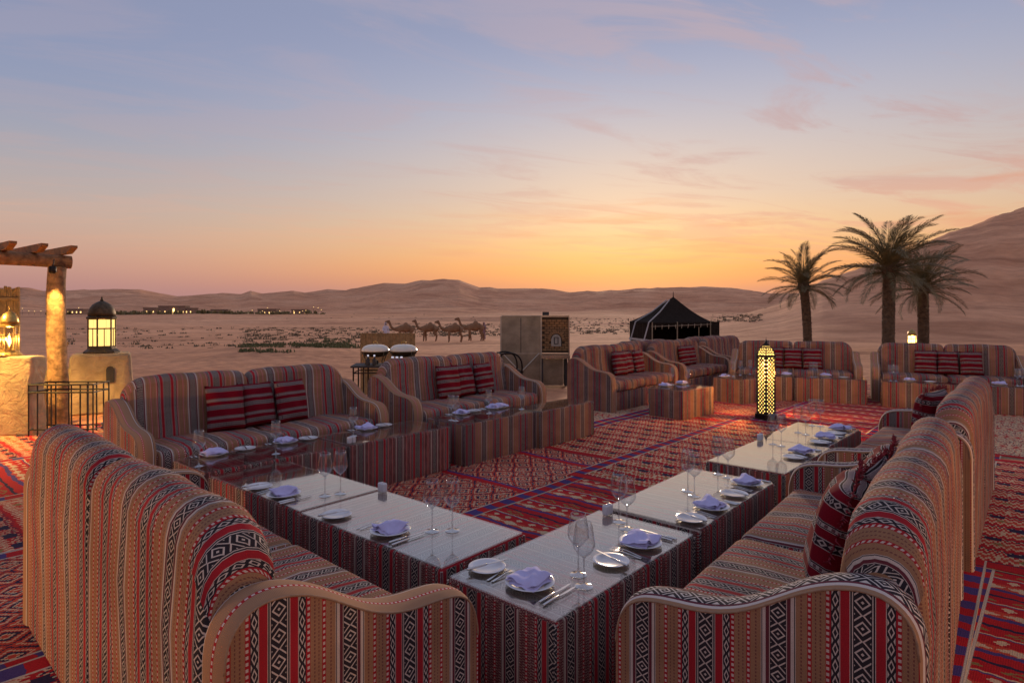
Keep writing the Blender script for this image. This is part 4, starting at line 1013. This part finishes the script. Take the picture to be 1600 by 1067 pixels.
m = MB(); m.tube([(0, 0, 0), (.11, .05, .42)], .022, 8); tag(m.build('wooden_stick', M['rafter'], None, loc=(-7.28, 9.7, .72)), 'short wooden stick leaning beside the bronze lantern', 'stick')
# wrought iron stand
st = thing('metal_stand', 'thin black wrought iron stand in front of the pergola post', 'stand', (-5.85, 8.0, .02), .06)
m = MB(); wd_, dp = .40, .17
for z_ in (.66, .56): m = MB(); m.tube([(-wd_, -dp, z_), (wd_, -dp, z_), (wd_, dp, z_), (-wd_, dp, z_), (-wd_, -dp, z_)], .012, 6); m.build('rail', M['iron'], st)
m = MB(); m.tube([(-wd_, -dp, .08), (wd_, -dp, .08), (wd_, dp, .08), (-wd_, dp, .08), (-wd_, -dp, .08)], .009, 6); m.build('rail', M['iron'], st)
for x in (-wd_, -.29, -.12, .13, .24, .33, wd_):
    for y in (-dp, dp): m = MB(); m.tube([(x, y, 0), (x, y, .66)], .009, 6); m.build('bar', M['iron'], st)

# reed hut screen, chafing dishes, buffet table
bs = thing('bamboo_screen', 'low brown cane screen behind the chafing dishes', 'screen', (-2.46, 12.0, 0)); m = MB(); x = -.53
while x < .53: m.tube([(x, 0, 0), (x, random.uniform(-.006, .006), 1.215+random.uniform(-.006, .006))], .018, 6); x += .033
m.build('canes', M['reed'], bs); bs.children[0]['kind'] = 'stuff'
for z_ in (.25, .75, 1.15): m = MB(); m.box((0, .028, z_), (.54, .010, .018)); m.build('rail', M['rafter'], bs)
bt = thing('buffet_table', 'iron legged serving table holding the chafing dishes', 'table', (-1.95, 9.85, 0), .1)
m = MB(); m.box((0, 0, .762), (.62, .30, .014)); m.build('top', M['dark_and_shade'], bt)
for x in (-.58, -.42, .42, .58):
    for y in (-.26, .26): m = MB(); m.tube([(x, y, 0), (x, y, .75)], .013, 6); m.build('leg', M['iron'], bt)
for z_ in (.16, .66): m = MB(); m.tube([(-.58, -.26, z_), (.58, -.26, z_), (.58, .26, z_), (-.58, .26, z_), (-.58, -.26, z_)], .010, 6); m.build('rail', M['iron'], bt)
def chafing(loc, label):
    o = thing('chafing_dish', label, 'chafing dish', loc, random.uniform(-.2, .2), 'chafing dishes on the buffet')
    m = MB(); m.lathe([(.08, .115), (.16, .13), (.205, .165), (.222, .20), (.226, .205), (.214, .206), (0, .206)], 28); m.build('bowl', M['bronze'], o, smooth=40)
    m = MB(); m.lathe([(.228, .206), (.226, .222), (.214, .252), (.185, .286), (.14, .307), (.08, .318), (0, .321)], 28); ld = m.build('lid', M['lid'], o, smooth=True)
    m = MB(); m.tube([(-.032, 0, .312), (-.036, 0, .345), (-.018, 0, .368), (.018, 0, .368), (.036, 0, .345), (.032, 0, .312)], .006, 6); m.build('handle', M['brass'], ld, smooth=True)
    for k in range(4): a = PI/4+PI/2*k; m = MB(); m.tube([(.2*math.cos(a), .2*math.sin(a), 0), (.175*math.cos(a), .175*math.sin(a), .05), (.215*math.cos(a), .215*math.sin(a), .13), (.225*math.cos(a), .225*math.sin(a), .2)], .009, 6); m.build('leg', M['bronze'], o, smooth=True)
    m = MB(); m.lathe([(.05, 0), (.05, .05), (.04, .06)], 12); m.build('burner', M['dark_and_shade'], o)
chafing((-2.235, 9.9, .778), 'left chafing dish with cream dome lid'); chafing((-1.78, 9.93, .778), 'right chafing dish with cream dome lid')
for k, (x, y) in enumerate(((-2.29, 9.62), (-2.19, 9.62))):
    o = thing('oil_bottle', ('left', 'right')[k]+' dark oil bottle in front of the left chafing dish', 'bottle', (x, y, .778)); m = MB(); m.lathe([(.028, 0), (.03, .01), (.03, .09), (.012, .115), (.011, .14)], 14); m.build('body', M['dark_and_shade'], o, smooth=True)
    m = MB(); m.lathe([(.014, .14), (.015, .165), (.0, .17)], 10); m.build('stopper', M['fleck'], o, smooth=True)
for k in range(3):
    o = thing('lidded_jar', ('left', 'middle', 'right')[k]+' small pale jar in front of the right chafing dish', 'jar', (-1.90+.07*k, 9.62, .778)); m = MB(); m.lathe([(.024, 0), (.028, .02), (.026, .10), (.018, .115)], 14); m.build('body', M['dark_and_shade'], o, smooth=True)
    m = MB(); m.lathe([(.021, .115), (.021, .138), (.0, .142)], 10); m.build('lid', M['fleck'], o, smooth=True)
# metal cabinet and brick oven
cb = thing('metal_cabinet', 'tall weathered metal cabinet with two panels left of the brick oven', 'cabinet', (.19, 13.0, 0), .02); cb.scale = (1.09, 1, 1)
m = MB(); m.box((0, .30, .77), (.395, .30, .77)); m.build('body', M['cab'], cb)
for s in (-1, 1): m = MB(); m.box((s*.19, -.008, 1.13), (.183, .008, .375)); m.build('door_panel', M['cab'], cb)
for s in (-1, 1): m = MB(); m.tube([(s*.36, -.012, .74), (s*.02, -.012, .36)], .014, 6); m.build('brace', M['cab_edge'], cb)
m = MB(); m.box((0, -.010, 1.13), (.006, .010, .375)); m.build('seam', M['dark_and_shade'], cb); m = MB(); m.box((0, -.009, .745), (.39, .009, .012)); m.build('rail', M['cab_edge'], cb); m = MB(); m.box((.02, .30, 1.552), (.40, .32, .012)); m.build('top_rim', M['cab_edge'], cb)
m = MB(); m.box((-.392, -.012, .77), (.014, .012, .77)); m.build('edge_post', M['cab_edge'], cb); m = MB(); m.box((.40, -.012, .77), (.014, .014, .77)); m.build('edge_post', M['cab_edge'], cb)
ov = thing('brick_oven', 'brick fronted pizza oven with arched door on a steel stand', 'oven', (.93, 13.02, 0), -.03)
m = MB(); m.box((0, .34, 1.14), (.29, .32, .385)); m.build('housing', M['mortar'], ov)
m = MB(); rowh = .052; z_ = .80; ro = 0
while z_ < 1.47:
    x = -.285+(.055 if ro % 2 else 0)
    while x < .28:
        xe = min(x+.103, .285); xc, zc = (x+xe)/2, z_+.023
        if not (abs(xc-.02) < .145 and zc < 1.05+math.sqrt(max(0, .145**2-(xc-.02)**2)) and zc > .9) and xe-x > .02: m.box((xc, .012+random.uniform(-.004, .003), zc), ((xe-x)/2-.004, .018, .021))
        x += .108
    z_ += rowh; ro += 1
bw = m.build('brickwork', M['brick'], ov); bw['kind'] = 'stuff'
for k in range(11):
    a = PI*(k+.5)/11; m = MB(); m.box((0, 0, 0), (.03, .028, .017)); b = m.build('arch_brick', M['brick'], ov, loc=(.02+.150*math.cos(a), .0, 1.05+.150*math.sin(a))); b.rotation_euler = (0, -a, 0)
m = MB(); pr = [(-.105, .90)]+[(-.105*math.cos(PI*k/12), 1.03+.125*math.sin(PI*k/12)) for k in range(13)]+[(.105, .90)]
m.face([(.02+x, -.025, z) for x, z in pr]); m.face([(.02+x, .02, z) for x, z in pr][::-1])
for k in range(len(pr)): a, b = pr[k], pr[(k+1) % len(pr)]; m.face([(.02+a[0], -.025, a[1]), (.02+b[0], -.025, b[1]), (.02+b[0], .02, b[1]), (.02+a[0], .02, a[1])])
dr = m.build('door', M['oven_door'], ov); m = MB(); m.tube([(-.02, -.035, .95), (-.02, -.035, 1.09), (.06, -.035, 1.09), (.06, -.035, .95), (-.02, -.035, .95)], .010, 6); m.build('handle', M['dark_and_shade'], dr)
m = MB(); m.box((0, -.06, .715), (.30, .20, .014)); m.build('shelf', M['oven_steel'], ov); m = MB(); m.box((0, -.262, .69), (.30, .008, .038)); m.build('shelf_apron', M['oven_steel'], ov)
for s in (-1, 1): m = MB(); m.box((s*.297, .3, 1.13), (.012, .33, .40)); m.build('side_plate', M['oven_steel'], ov)
m = MB(); m.box((0, .33, 1.545), (.30, .34, .018)); m.build('top_plate', M['oven_steel'], ov); m = MB(); m.box((-.2, .2, 1.60), (.07, .07, .036)); m.build('flue_cap', M['dark_and_shade'], ov)
m = MB(); m.box((-.05, .25, .36), (.22, .24, .30)); m.build('cupboard', M['cab'], ov)
for sx in (-.28, .28):
    for sy in (-.2, .6): m = MB(); m.box((sx, sy, .35), (.016, .016, .35)); m.build('leg', M['dark_and_shade'], ov)
m = MB(); m.box((.235, .3, .36), (.03, .28, .32)); m.build('side_panel', M['dark_and_shade'], ov)
ch = thing('metal_chair', 'black curved tube chair arms in front of the metal cabinet', 'chair', (.05, 12.2, 0), .2)
def arc(p0, p1, p2, n=10): return [tuple(Vector(p0)*(1-t)**2+Vector(p1)*2*t*(1-t)+Vector(p2)*t*t) for t in [k/n for k in range(n+1)]]
for y in (-.24, .24):
    m = MB(); m.tube(arc((-.3, y, .80), (.15, y, .90), (.10, y, .44)), .017, 8); m.build('armrest', M['iron'], ch, smooth=True)
    m = MB(); m.tube([(-.3, y, 0), (-.32, y, .8)], .016, 8); m.build('leg', M['iron'], ch); m = MB(); m.tube([(.12, y, 0), (.10, y, .44)], .016, 8); m.build('leg', M['iron'], ch)
m = MB(); m.box((-.09, 0, .44), (.22, .25, .014)); m.build('seat', M['iron'], ch); m = MB(); m.tube(arc((-.31, -.24, .8), (-.36, 0, .84), (-.31, .24, .8)), .016, 8); m.build('backrest', M['iron'], ch)

# ------------------------------------------------------------------ black tent
def ctr(u, y): return Vector(((u-800)/FPX*y, y, 0))
BL, FL, FR, BR = ctr(984, 30), ctr(1017, 27), ctr(1112, 28.6), ctr(1092, 31.6)
gz = min(hgt(p.x, p.y) for p in (BL, FL, FR, BR))-.05
tn = thing('tent', 'black bedouin tent with pale bands and pointed roof', 'tent', ((BL+FR)/2).to_tuple()[:2]+(gz,))
O = Vector(((BL+FR)/2).to_tuple()[:2]+(gz,)); ez = 1.22-gz; ap = (BL+FL+FR+BR)/4-Vector((O.x, O.y, 0)); ap.z = 2.42-gz
K = [p-Vector((O.x, O.y, 0)) for p in (BL, FL, FR, BR)]
def at(p, z): return Vector((p.x, p.y, z))
for a, b in ((0, 1), (1, 2), (2, 3), (3, 0)):
    m = MB(); n = 8; P = []
    for i in range(n+1):
        f = i/n; row = []
        for j in range(9):
            g_ = j/8; e = at(K[a].lerp(K[b], g_), ez-.05*math.sin(PI*g_)); e = e+(e-ap)*.02
            p = e.lerp(ap, f); p.z -= .13*math.sin(PI*f)*(1-f*.3); row.append(p)
        P.append(row)
    m.grid(P); m.build('roof', M['tent'], tn, smooth=True)
def wall(a, b, z0, z1, mt, nm, inset=0.0):
    m = MB(); n_ = Vector(((K[b]-K[a]).y, -(K[b]-K[a]).x, 0)).normalized()*inset; P = []
    for i in range(13):
        p = K[a].lerp(K[b], i/12)+n_+Vector(((.02*math.sin(i*2.1)), .02*math.cos(i*1.7), 0)); P.append([at(p, z0), at(p, (z0+z1)/2), at(p, z1)])
    m.grid(P); m.build(nm, M[mt], tn)
wall(0, 1, 0, ez, 'tent', 'wall'); wall(2, 3, 0, ez, 'tent', 'wall'); wall(3, 0, 0, ez, 'tent', 'wall'); wall(1, 2, ez-.24, ez-.02, 'tent', 'valance')
for z_, hgt_ in ((.16, .14), (.68, .10)): wall(0, 1, z_, z_+hgt_, 'tent_white', 'pale_band', .035)
for z_, hgt_ in ((.2, .12), (.7, .09)):
    m = MB(); p = K[2]+Vector((.02, -.1, 0)); m.box((p.x+.16, p.y, z_+.05), (.17, .03, hgt_/2)); m.build('pale_band', M['tent_white'], tn)
m = MB(); p = K[2]+Vector((.16, -.06, 0)); m.box((p.x, p.y, ez*.5), (.18, .02, ez*.5)); m.build('side_flap', M['tent'], tn)
for g_, e_ in ((0.35, .1), (.95, .6)):
    p0 = ap.lerp(at(K[0].lerp(K[1], g_), ez), .18); p1 = at(K[0].lerp(K[1], g_), ez+.03); p0.z += .05; p2 = at(K[0].lerp(K[1], g_)+Vector((-.55, -.5, 0)), .12)
    mid = p0.lerp(p1, .5); mid.z -= .07; m = MB(); m.tube([p0, mid, p1+(p1-ap)*.03, p2], .032, 5); m.build('guy_strap', M['tent_white'], tn)
m = MB(); m.tube([at(ap, 2.2-gz), at(ap, 2.66-gz)], [.035, .012], 6); m.build('finial', M['tent'], tn)
for g_ in (.02, .42, .98): m = MB(); p = K[1].lerp(K[2], g_); m.tube([at(p, 0), at(p, ez)], .03, 6); m.build('pole', M['pole'], tn)
m = MB(); a_, b_ = at(K[1], ez-.2), at(K[2], ez-.12); m.tube([a_+Vector((0, -.05, 0)), b_+Vector((0, -.05, 0))], .012, 5); m.build('tassel_cord', M['tassel'], tn)
for k in range(9): p = a_.lerp(b_, (k+.6)/9.4)+Vector((0, -.06, 0)); m = MB(); m.tube([p+Vector((0, 0, .06)), p, p-Vector((random.uniform(-.03, .03), 0, .14))], [.012, .024, .012], 6); m.build('tassel', M['tassel'], tn)
m = MB(); p = K[0]+(K[0]-K[3])*.02; m.tube([at(p, ez), at(p, ez+.14)], .02, 5); m.build('corner_peg', M['tent'], tn)

# ------------------------------------------------------------------ palms
def frond_mesh(seed, L=2.9):
    rn = random.Random(seed); droop = rn.uniform(.6, 1.5); m = MB(); n = 40; pts = []; ang = 0; p = Vector((0, 0, 0)); sw = rn.uniform(-.12, .12)
    for i in range(n+1):
        f = i/n; pts.append(p.copy()); a_ = -droop*f**1.5; p = p+Vector((math.cos(a_), sw*f*.6, math.sin(a_)))*(L/n)
    m.tube(pts, [.026*(1-.85*i/n) for i in range(n+1)], 5, mi=1)
    for i in range(3, n+1):
        for s in (-1, 1):
            for rep in range(2):
                f = min(1, (i+rep*.5)/n); b = pts[i]; t = (pts[min(i+1, n)]-pts[max(i-1, 0)]).normalized(); sd = Vector((-t.y, t.x, 0)).normalized()*s; up = t.cross(sd)*s
                ll = (.60*math.sin(PI*min(1, f*.86+.12))**.7+.06)*rn.uniform(.8, 1.1)
                d_ = (t*(.75+.5*f)+sd*(1-.35*f)+up*rn.uniform(.05, .6)*(1 if up.z > 0 else -1)*.8).normalized()
                tip = b+d_*ll-Vector((0, 0, ll*.28*rn.uniform(.3, 1))); mid = b+d_*ll*.5+Vector((0, 0, .01)); wv = t*.020
                m.face([b-wv*.6, mid-wv, tip, mid+wv]) 
    return m.mesh('frond', [M['frond'], M['rachis']], fix=False)
FRM = [frond_mesh(k) for k in range(9)]
def palm(loc, th, R0, label, scale=1.0, seed=0, nf=54, lean=(0, 0), longright=None):
    rn = random.Random(seed); o = thing('palm_tree', label, 'palm tree', loc, 0, 'date palms beside the terrace')
    m = MB(); n = 14; seg = 46; P = []; UV = []
    cx = lambda f: (lean[0]*f*f, lean[1]*f*f)
    for i in range(seg+1):
        f = i/seg; r = R0*(1.18-.42*sstep(0, .15, f)+.05*math.sin(f*3))*(1 if f < .93 else 1.12)
        x, y = cx(f); P.append([(x+r*math.cos(2*PI*(k+.5*(i % 2))/n)*(1+.10*rn.uniform(-1, 1)), y+r*math.sin(2*PI*(k+.5*(i % 2))/n)*(1+.10*rn.uniform(-1, 1)), f*th) for k in range(n)]); UV.append([(k/n, f) for k in range(n+1)])
    m.grid(P, UV, closev=True)
    # stubs of cut leaf bases
    for i in range(2, 44):
        for k in range(8):
            f = (i+rn.uniform(-.3, .3))/45; a_ = 2*PI*(k+.5*(i % 2))/8+rn.uniform(-.1, .1); x, y = cx(f); r = R0*(1.18-.42*sstep(0, .15, f)); c = Vector((x+r*math.cos(a_)*.93, y+r*math.sin(a_)*.93, f*th)); t = Vector((-math.sin(a_), math.cos(a_), 0)); out = Vector((math.cos(a_), math.sin(a_), 0))
            hh = th/45*1.2; A, B, C = c-t*.075, c+t*.075, c+out*.07*(2 if f > .9 else 1)+Vector((0, 0, hh*1.1)); D_ = c+out*.015-Vector((0, 0, hh*.3)); m.face([A, D_, C]); m.face([D_, B, C]); m.face([B, A, C])
    m.build('trunk', M['palm_trunk'], o)
    x, y = cx(1.0); c = MB(); c.lathe([(R0*.7, -.35), (R0*1.15, -.1), (R0*1.0, .2), (R0*.5, .5), (0, .6)], 12); cr = c.build('crown', M['palm_trunk'], o, loc=(x, y, th), smooth=True)
    for k in range(nf):
        f = k/nf; el_ = 84-104*(f**1.05)+rn.uniform(-8, 8); a_ = k*2.39996+rn.uniform(-.2, .2); s = scale*(.72+.34*math.sin(PI*min(1, .25+f*.7)))*rn.uniform(.86, 1.1)
        fo = link('frond', FRM[k % 9], cr, (0, 0, .1-.25*f)); fo.rotation_euler = (rn.uniform(-.3, .3), -math.radians(el_), a_); fo.scale = (s, s, s)
        fo.rotation_euler = (Matrix.Rotation(a_, 4, 'Z') @ Matrix.Rotation(-math.radians(el_), 4, 'Y') @ Matrix.Rotation(rn.uniform(-.4, .4), 4, 'X')).to_euler()
    return o
def palm_at(u, y, vc, R0, *a, **k):
    x = (u-800)/FPX*y; z = hgt(x, y)-.1; th = CAMH+(HY-vc)*y/FPX-z; return palm((x, y, z), th, R0, *a, **k)
palm_at(1262, 36, 447, .30, 'smallest palm standing alone left of the other two', .92, 3, 40, (-.25, 0))
palm_at(1388, 29, 421, .33, 'tallest palm in the middle of the three', 1.06, 8, 48, (.05, 0))
palm_at(1443, 31.5, 451, .31, 'right hand palm leaning its crown over the lantern', .93, 12, 40, (-.05, 0))

# lantern on a plinth behind the far right sofa
lp = Vector(((1425-800)/FPX*13.6, 13.6, 0)); lp.z = hgt(lp.x, lp.y)
tag(mud_block('plinth', None, None, (lp.x, lp.y, lp.z), (.2, .2, .43)), 'low mud plinth hidden behind the far right sofa', 'plinth')
M['panes'] = lit_pane('bright_lantern_pane', 2.2, (1, .66, .24))
house_lantern((lp.x, lp.y, lp.z+.862), 'small bright lantern standing behind the far right sofa', .44, True, 6, 12, 'brass')

# two unseen lanterns added to throw the warm light on the sofa backs
house_lantern((-4.9, 1.6, .0), 'unseen bronze lantern added beyond the left edge for warm light', 1.0, True, 6, 420)
house_lantern((4.6, .9, .0), 'unseen bronze lantern added beyond the right edge for warm light', 1.0, True, 6, 280)
# ------------------------------------------------------------------ camels and people
def skin_mesh(name, pts, edges, root, material, sub=2):
    """pts: name -> (xyz, radius); grows one continuous surface and returns its mesh"""
    names = list(pts); me = bpy.data.meshes.new(name+'_skeleton'); me.from_pydata([pts[n][0] for n in names], [(names.index(a), names.index(b)) for a, b in edges], [])
    o = bpy.data.objects.new(name+'_skeleton', me); COL.objects.link(o)
    sk = o.modifiers.new('skin', 'SKIN'); sk.use_smooth_shade = True
    for i, n in enumerate(names):
        r = pts[n][1]; me.skin_vertices[0].data[i].radius = (r, r) if not isinstance(r, tuple) else r; me.skin_vertices[0].data[i].use_root = (n == root)
    s = o.modifiers.new('sub', 'SUBSURF'); s.levels = sub; s.render_levels = sub
    dg = bpy.context.evaluated_depsgraph_get(); ev = o.evaluated_get(dg); out = bpy.data.meshes.new_from_object(ev); out.name = name
    bpy.data.objects.remove(o); bpy.data.meshes.remove(me); out.materials.clear(); out.materials.append(material); out.polygons.foreach_set('use_smooth', [True]*len(out.polygons))
    return out
def camel_mesh(seed, headup=0.0, look=0.0):
    rn = random.Random(seed); j = lambda: rn.uniform(-.06, .06); st = rn.uniform(-.12, .12)
    p = {'pel': ((.62, 0, 1.32), (.30, .31)), 'mid': ((.12, 0, 1.30), (.36, .40)), 'hum0': ((.10, 0, 1.62), (.20, .26)), 'hum': ((.08, 0, 1.84), (.12, .14)), 'che': ((-.42, 0, 1.27), (.31, .38)), 'nb': ((-.72, 0, 1.20), (.19, .24)), 'nl': ((-.98, 0, 1.20+headup*.1), .155),
         'nm': ((-1.24, look*.1, 1.42+headup*.2), .125), 'nt': ((-1.36, look*.25, 1.76+headup*.3), .105), 'hd': ((-1.46-.0*look, look*.35, 1.92+headup*.3), .12), 'mz': ((-1.66, look*.5, 1.87+headup*.3), .095), 'ms': ((-1.80, look*.55, 1.82+headup*.3), .055),
         'tl': ((.90, 0, 1.28), .05), 'te': ((.98, 0, .85), .03), 'e1': ((-1.38, look*.3+.06, 2.02+headup*.3), .025), 'e2': ((-1.38, look*.3-.06, 2.02+headup*.3), .025)}
    e = [('pel', 'mid'), ('mid', 'che'), ('mid', 'hum0'), ('hum0', 'hum'), ('che', 'nb'), ('nb', 'nl'), ('nl', 'nm'), ('nm', 'nt'), ('nt', 'hd'), ('hd', 'mz'), ('mz', 'ms'), ('pel', 'tl'), ('tl', 'te'), ('hd', 'e1'), ('hd', 'e2')]
    for k, s in (('l', 1), ('r', -1)):
        a, b = j()+st*s, j()-st*s
        p.update({'fs'+k: ((-.44, s*.17, 1.05), .115), 'fk'+k: ((-.44+a*.5, s*.18, .60), .10), 'ff'+k: ((-.42+a, s*.18, .14), .065), 'ft'+k: ((-.48+a, s*.18, .045), .075),
                  'hs'+k: ((.64, s*.17, 1.08), .17), 'hk'+k: ((.52+b*.4, s*.18, .84), .14), 'hh'+k: ((.74+b*.7, s*.17, .56), .09), 'hf'+k: ((.66+b, s*.17, .14), .065), 'hp'+k: ((.60+b, s*.17, .045), .075)})
        e += [('che', 'fs'+k), ('fs'+k, 'fk'+k), ('fk'+k, 'ff'+k), ('ff'+k, 'ft'+k), ('pel', 'hs'+k), ('hs'+k, 'hk'+k), ('hk'+k, 'hh'+k), ('hh'+k, 'hf'+k), ('hf'+k, 'hp'+k)]
    return skin_mesh('camel', p, e, 'mid', M['camel'])
for u, y, hu, lk, lb, rz in ((632.5, 54, 0.05, .0, 'first camel of the line, beside the man in white', .05), (671, 56, .12, .2, 'second camel, its head behind the first one', -.22), (709.5, 54.5, .0, .0, 'third camel with its neck stretched forward', .12), (741.5, 57, .35, -.2, 'last camel of the line, its head raised high', .02)):
    x = (u-800)/FPX*y; tag(link('camel', camel_mesh(int(u), hu, lk), None, (x, y, hgt(x, y)-.02), (0, 0, rz), ((1.0+.16*hu+.03*math.sin(u)),)*3), lb, 'camel', 'camels standing on the sand')
def person(loc, rz, label, cloth, head='white_cloth', crouch=False, arm=.2):
    hz = .62 if crouch else 1.0
    p = {'hem': ((0, 0, .10), (.21, .17)), 'kn': ((0, .0, .48*hz), (.20, .16)), 'hip': ((0, 0, .92*hz), (.18, .145)), 'wa': ((0, 0, 1.10*hz), (.16, .125)), 'ch': ((0, .0, 1.34*hz), (.18, .13)), 'nk': ((0, 0, 1.50*hz), .06), 'hd': ((0, -.01, 1.58*hz+.02), (.08, .09)), 'tp': ((0, 0, 1.70*hz+.02), (.075, .085))}
    e = [('hem', 'kn'), ('kn', 'hip'), ('hip', 'wa'), ('wa', 'ch'), ('ch', 'nk'), ('nk', 'hd'), ('hd', 'tp')]
    for k, s in (('l', 1), ('r', -1)):
        p.update({'sh'+k: ((s*.19, 0, 1.42*hz), .065), 'el'+k: ((s*.25, -.04, 1.14*hz), .05), 'wr'+k: ((s*.24, -.12-arm*(s < 0), .92*hz+arm*(s < 0)), .04), 'ha'+k: ((s*.23, -.17-arm*(s < 0), .84*hz+arm*(s < 0)), .035)}); e += [('ch', 'sh'+k), ('sh'+k, 'el'+k), ('el'+k, 'wr'+k), ('wr'+k, 'ha'+k)]
    o = thing('person', label, 'person', loc, rz); o.scale = (.56,)*3 if crouch else (1, 1, 1)
    link('robe', skin_mesh('robe', p, e, 'hip', M[cloth], 2), o)
    m = MB(); m.lathe([(.0, -.10), (.05, -.085), (.072, -.03), (.078, .03), (.06, .09), (0, .115)], 14, (0, -.035, 1.62*hz+.03)); fc_ = m.build('face', M['skin'], o, smooth=True)
    m = MB(); m.lathe([(.012, -.02), (.008, .02)], 6, (0, -.118, 1.62*hz+.03)); m.build('nose', M['skin'], fc_)
    m = MB(); m.lathe([(.105, -.14), (.10, -.03), (.098, .05), (.07, .105), (0, .125)], 14, (0, .012, 1.62*hz+.04)); m.build('headcloth', M[head], o, smooth=True)
    for s in (-1, 1): m = MB(); m.box((s*.08, -.05, .03), (.045, .11, .03)); m.build('foot', M['skin'], o)
x = (602.6-800)/FPX*50; person((x, 50, hgt(x, 50)), .5, 'person in a long white robe standing by the first camel', 'white_cloth')
x = (756-800)/FPX*58; person((x, 58, hgt(x, 58)), -.6, 'person in a pale pink robe behind the last camel', 'pink_cloth', 'pink_cloth')

# ------------------------------------------------------------------ desert scrub and the far village
def clumps(name, label, spots, material, blades):
    m = MB(); rn = random.Random(5)
    for p, r, hh in spots:
        for k in range(blades):
            a = rn.uniform(0, 2*PI); q = rn.random()**.5*r; b = p+Vector((q*math.cos(a), q*math.sin(a), 0)); l = hh*rn.uniform(.5, 1.1); a2 = rn.uniform(0, 2*PI); wv = Vector((math.cos(a2), math.sin(a2), 0))*hh*.22; tp = b+Vector((rn.uniform(-.4, .4)*l, rn.uniform(-.4, .4)*l, l))
            m.face([b-wv, b+wv, tp+wv*.6, tp-wv*.5])
    o = link(name, m.mesh(name, material, fix=False)); tag(o, label, kind='stuff'); return o
def scatter(n, reg, size, seed):
    rn = random.Random(seed); out = []
    for _ in range(n):
        u0, u1, v0, v1 = rn.choices(reg, [r[4] for r in reg])[0][:4]; u = rn.uniform(u0, u1); v = rn.uniform(v0, v1)
        p = hit(u, v)
        if p.y > 430: continue
        s = rn.uniform(*size)*(.45+.3*min(2.2, p.y/60)); out.append((p-Vector((0, 0, .05)), s, s*.62))
    return out
clumps('desert_scrub', 'grey green scrub dotted over the flat sand', scatter(1300, [(380, 620, 512, 536, 3), (620, 790, 506, 526, 2.2), (880, 1010, 497, 522, 2.4), (100, 420, 512, 545, 1), (1110, 1190, 490, 503, .8), (400, 800, 480, 500, .5), (1000, 1200, 478, 496, .5)], (.2, .55), 3), M['scrub'], 14)
clumps('green_grass', 'low strips of green grass on the sand', scatter(170, [(455, 560, 538, 544, 3), (378, 440, 539, 543, 1.5), (380, 450, 549, 551, 1), (505, 545, 530, 536, .6)], (.25, .55), 9), M['scrub_green'], 16)
# far palms of the village read as one belt
sp = []
rn = random.Random(31)
for _ in range(150):
    u = rn.choices([rn.uniform(40, 230), rn.uniform(180, 225), rn.uniform(225, 310), rn.uniform(300, 505)], [1, 2.4, 1.5, 4])[0]; y = rn.uniform(400, 470); x = (u-800)/FPX*y; sp.append((Vector((x, y, hgt(x, y)-.3)), rn.uniform(.8, 1.8), rn.uniform(1.2, 3.2)))
clumps('village_trees', 'dark belt of far palms and bushes around the village', sp, M['frond'], 26)
M['adobe'] = plain('far_adobe', (.26, .17, .12), .95, var=.15, scale=.4)
for k, (u, w_, h_, lb) in enumerate(((118, 16, 4, 'far flat roofed house behind the lantern post'), (237, 9, 4.5, 'small far house right of the dark trees'), (272, 20, 6, 'largest far house with a row of lit windows'), (296, 10, 4.5, 'far house at the right side of the largest one'), (345, 12, 4, 'low far house among palms left of the sofa notch'), (420, 14, 4.5, 'far house in the village centre above the left sofa'), (470, 12, 4, 'last far house at the right end of the village'))):
    y = 445; x = (u-800)/FPX*y; z = hgt(x, y)-.4; o = thing('village_house', lb, 'house', (x, y, z), rn.uniform(-.2, .2), 'houses of the far village')
    m = MB(); m.box((0, 0, h_/2), (w_/2, 3, h_/2)); m.build('wall', M['adobe'], o); m = MB(); m.box((0, 0, h_+.15), (w_/2+.2, 3.2, .3)); m.build('parapet', M['adobe'], o)
    nw = max(2, int(w_/3.2))
    for i in range(nw): m = MB(); m.box((-w_/2+(i+.5)*w_/nw, -3.03, 1.9), (.38, .06, .6)); m.build('window', M['far_lamp'], o)
    if u == 272: m = MB(); m.box((1.5, -3.2, 2.2), (.5, .1, 2.2)); m.build('lit_doorway', M['panes'], o)
for u, v in ((35, 482), (45, 486), (54, 486.5), (64, 486), (101, 488), (113, 488), (123, 481), (125, 488), (181, 489.5), (232, 487), (236, 488), (240, 487.5), (375, 488), (394, 485), (418, 481), (437, 486), (410, 486), (424, 487), (459, 486), (473, 486), (478, 485), (490, 480), (497, 481), (502, 484)):
    y = 436; x = (u-800)/FPX*y; z = CAMH+(HY-v)*y/FPX; g0 = hgt(x, y)
    o = thing('village_lamp', 'tiny lit lamp among the far village trees', 'lamp', (x, y, g0), 0, 'lamps of the far village'); m = MB(); m.tube([(0, 0, 0), (0, 0, max(1.0, z-g0))], .06, 5); m.build('lamp_post', M['iron'], o); m = MB(); m.lathe([(0, -.26), (.23, -.08), (.24, .08), (0, .27)], 8, (0, 0, max(1.1, z-g0))); m.build('globe', M['far_lamp'], o)
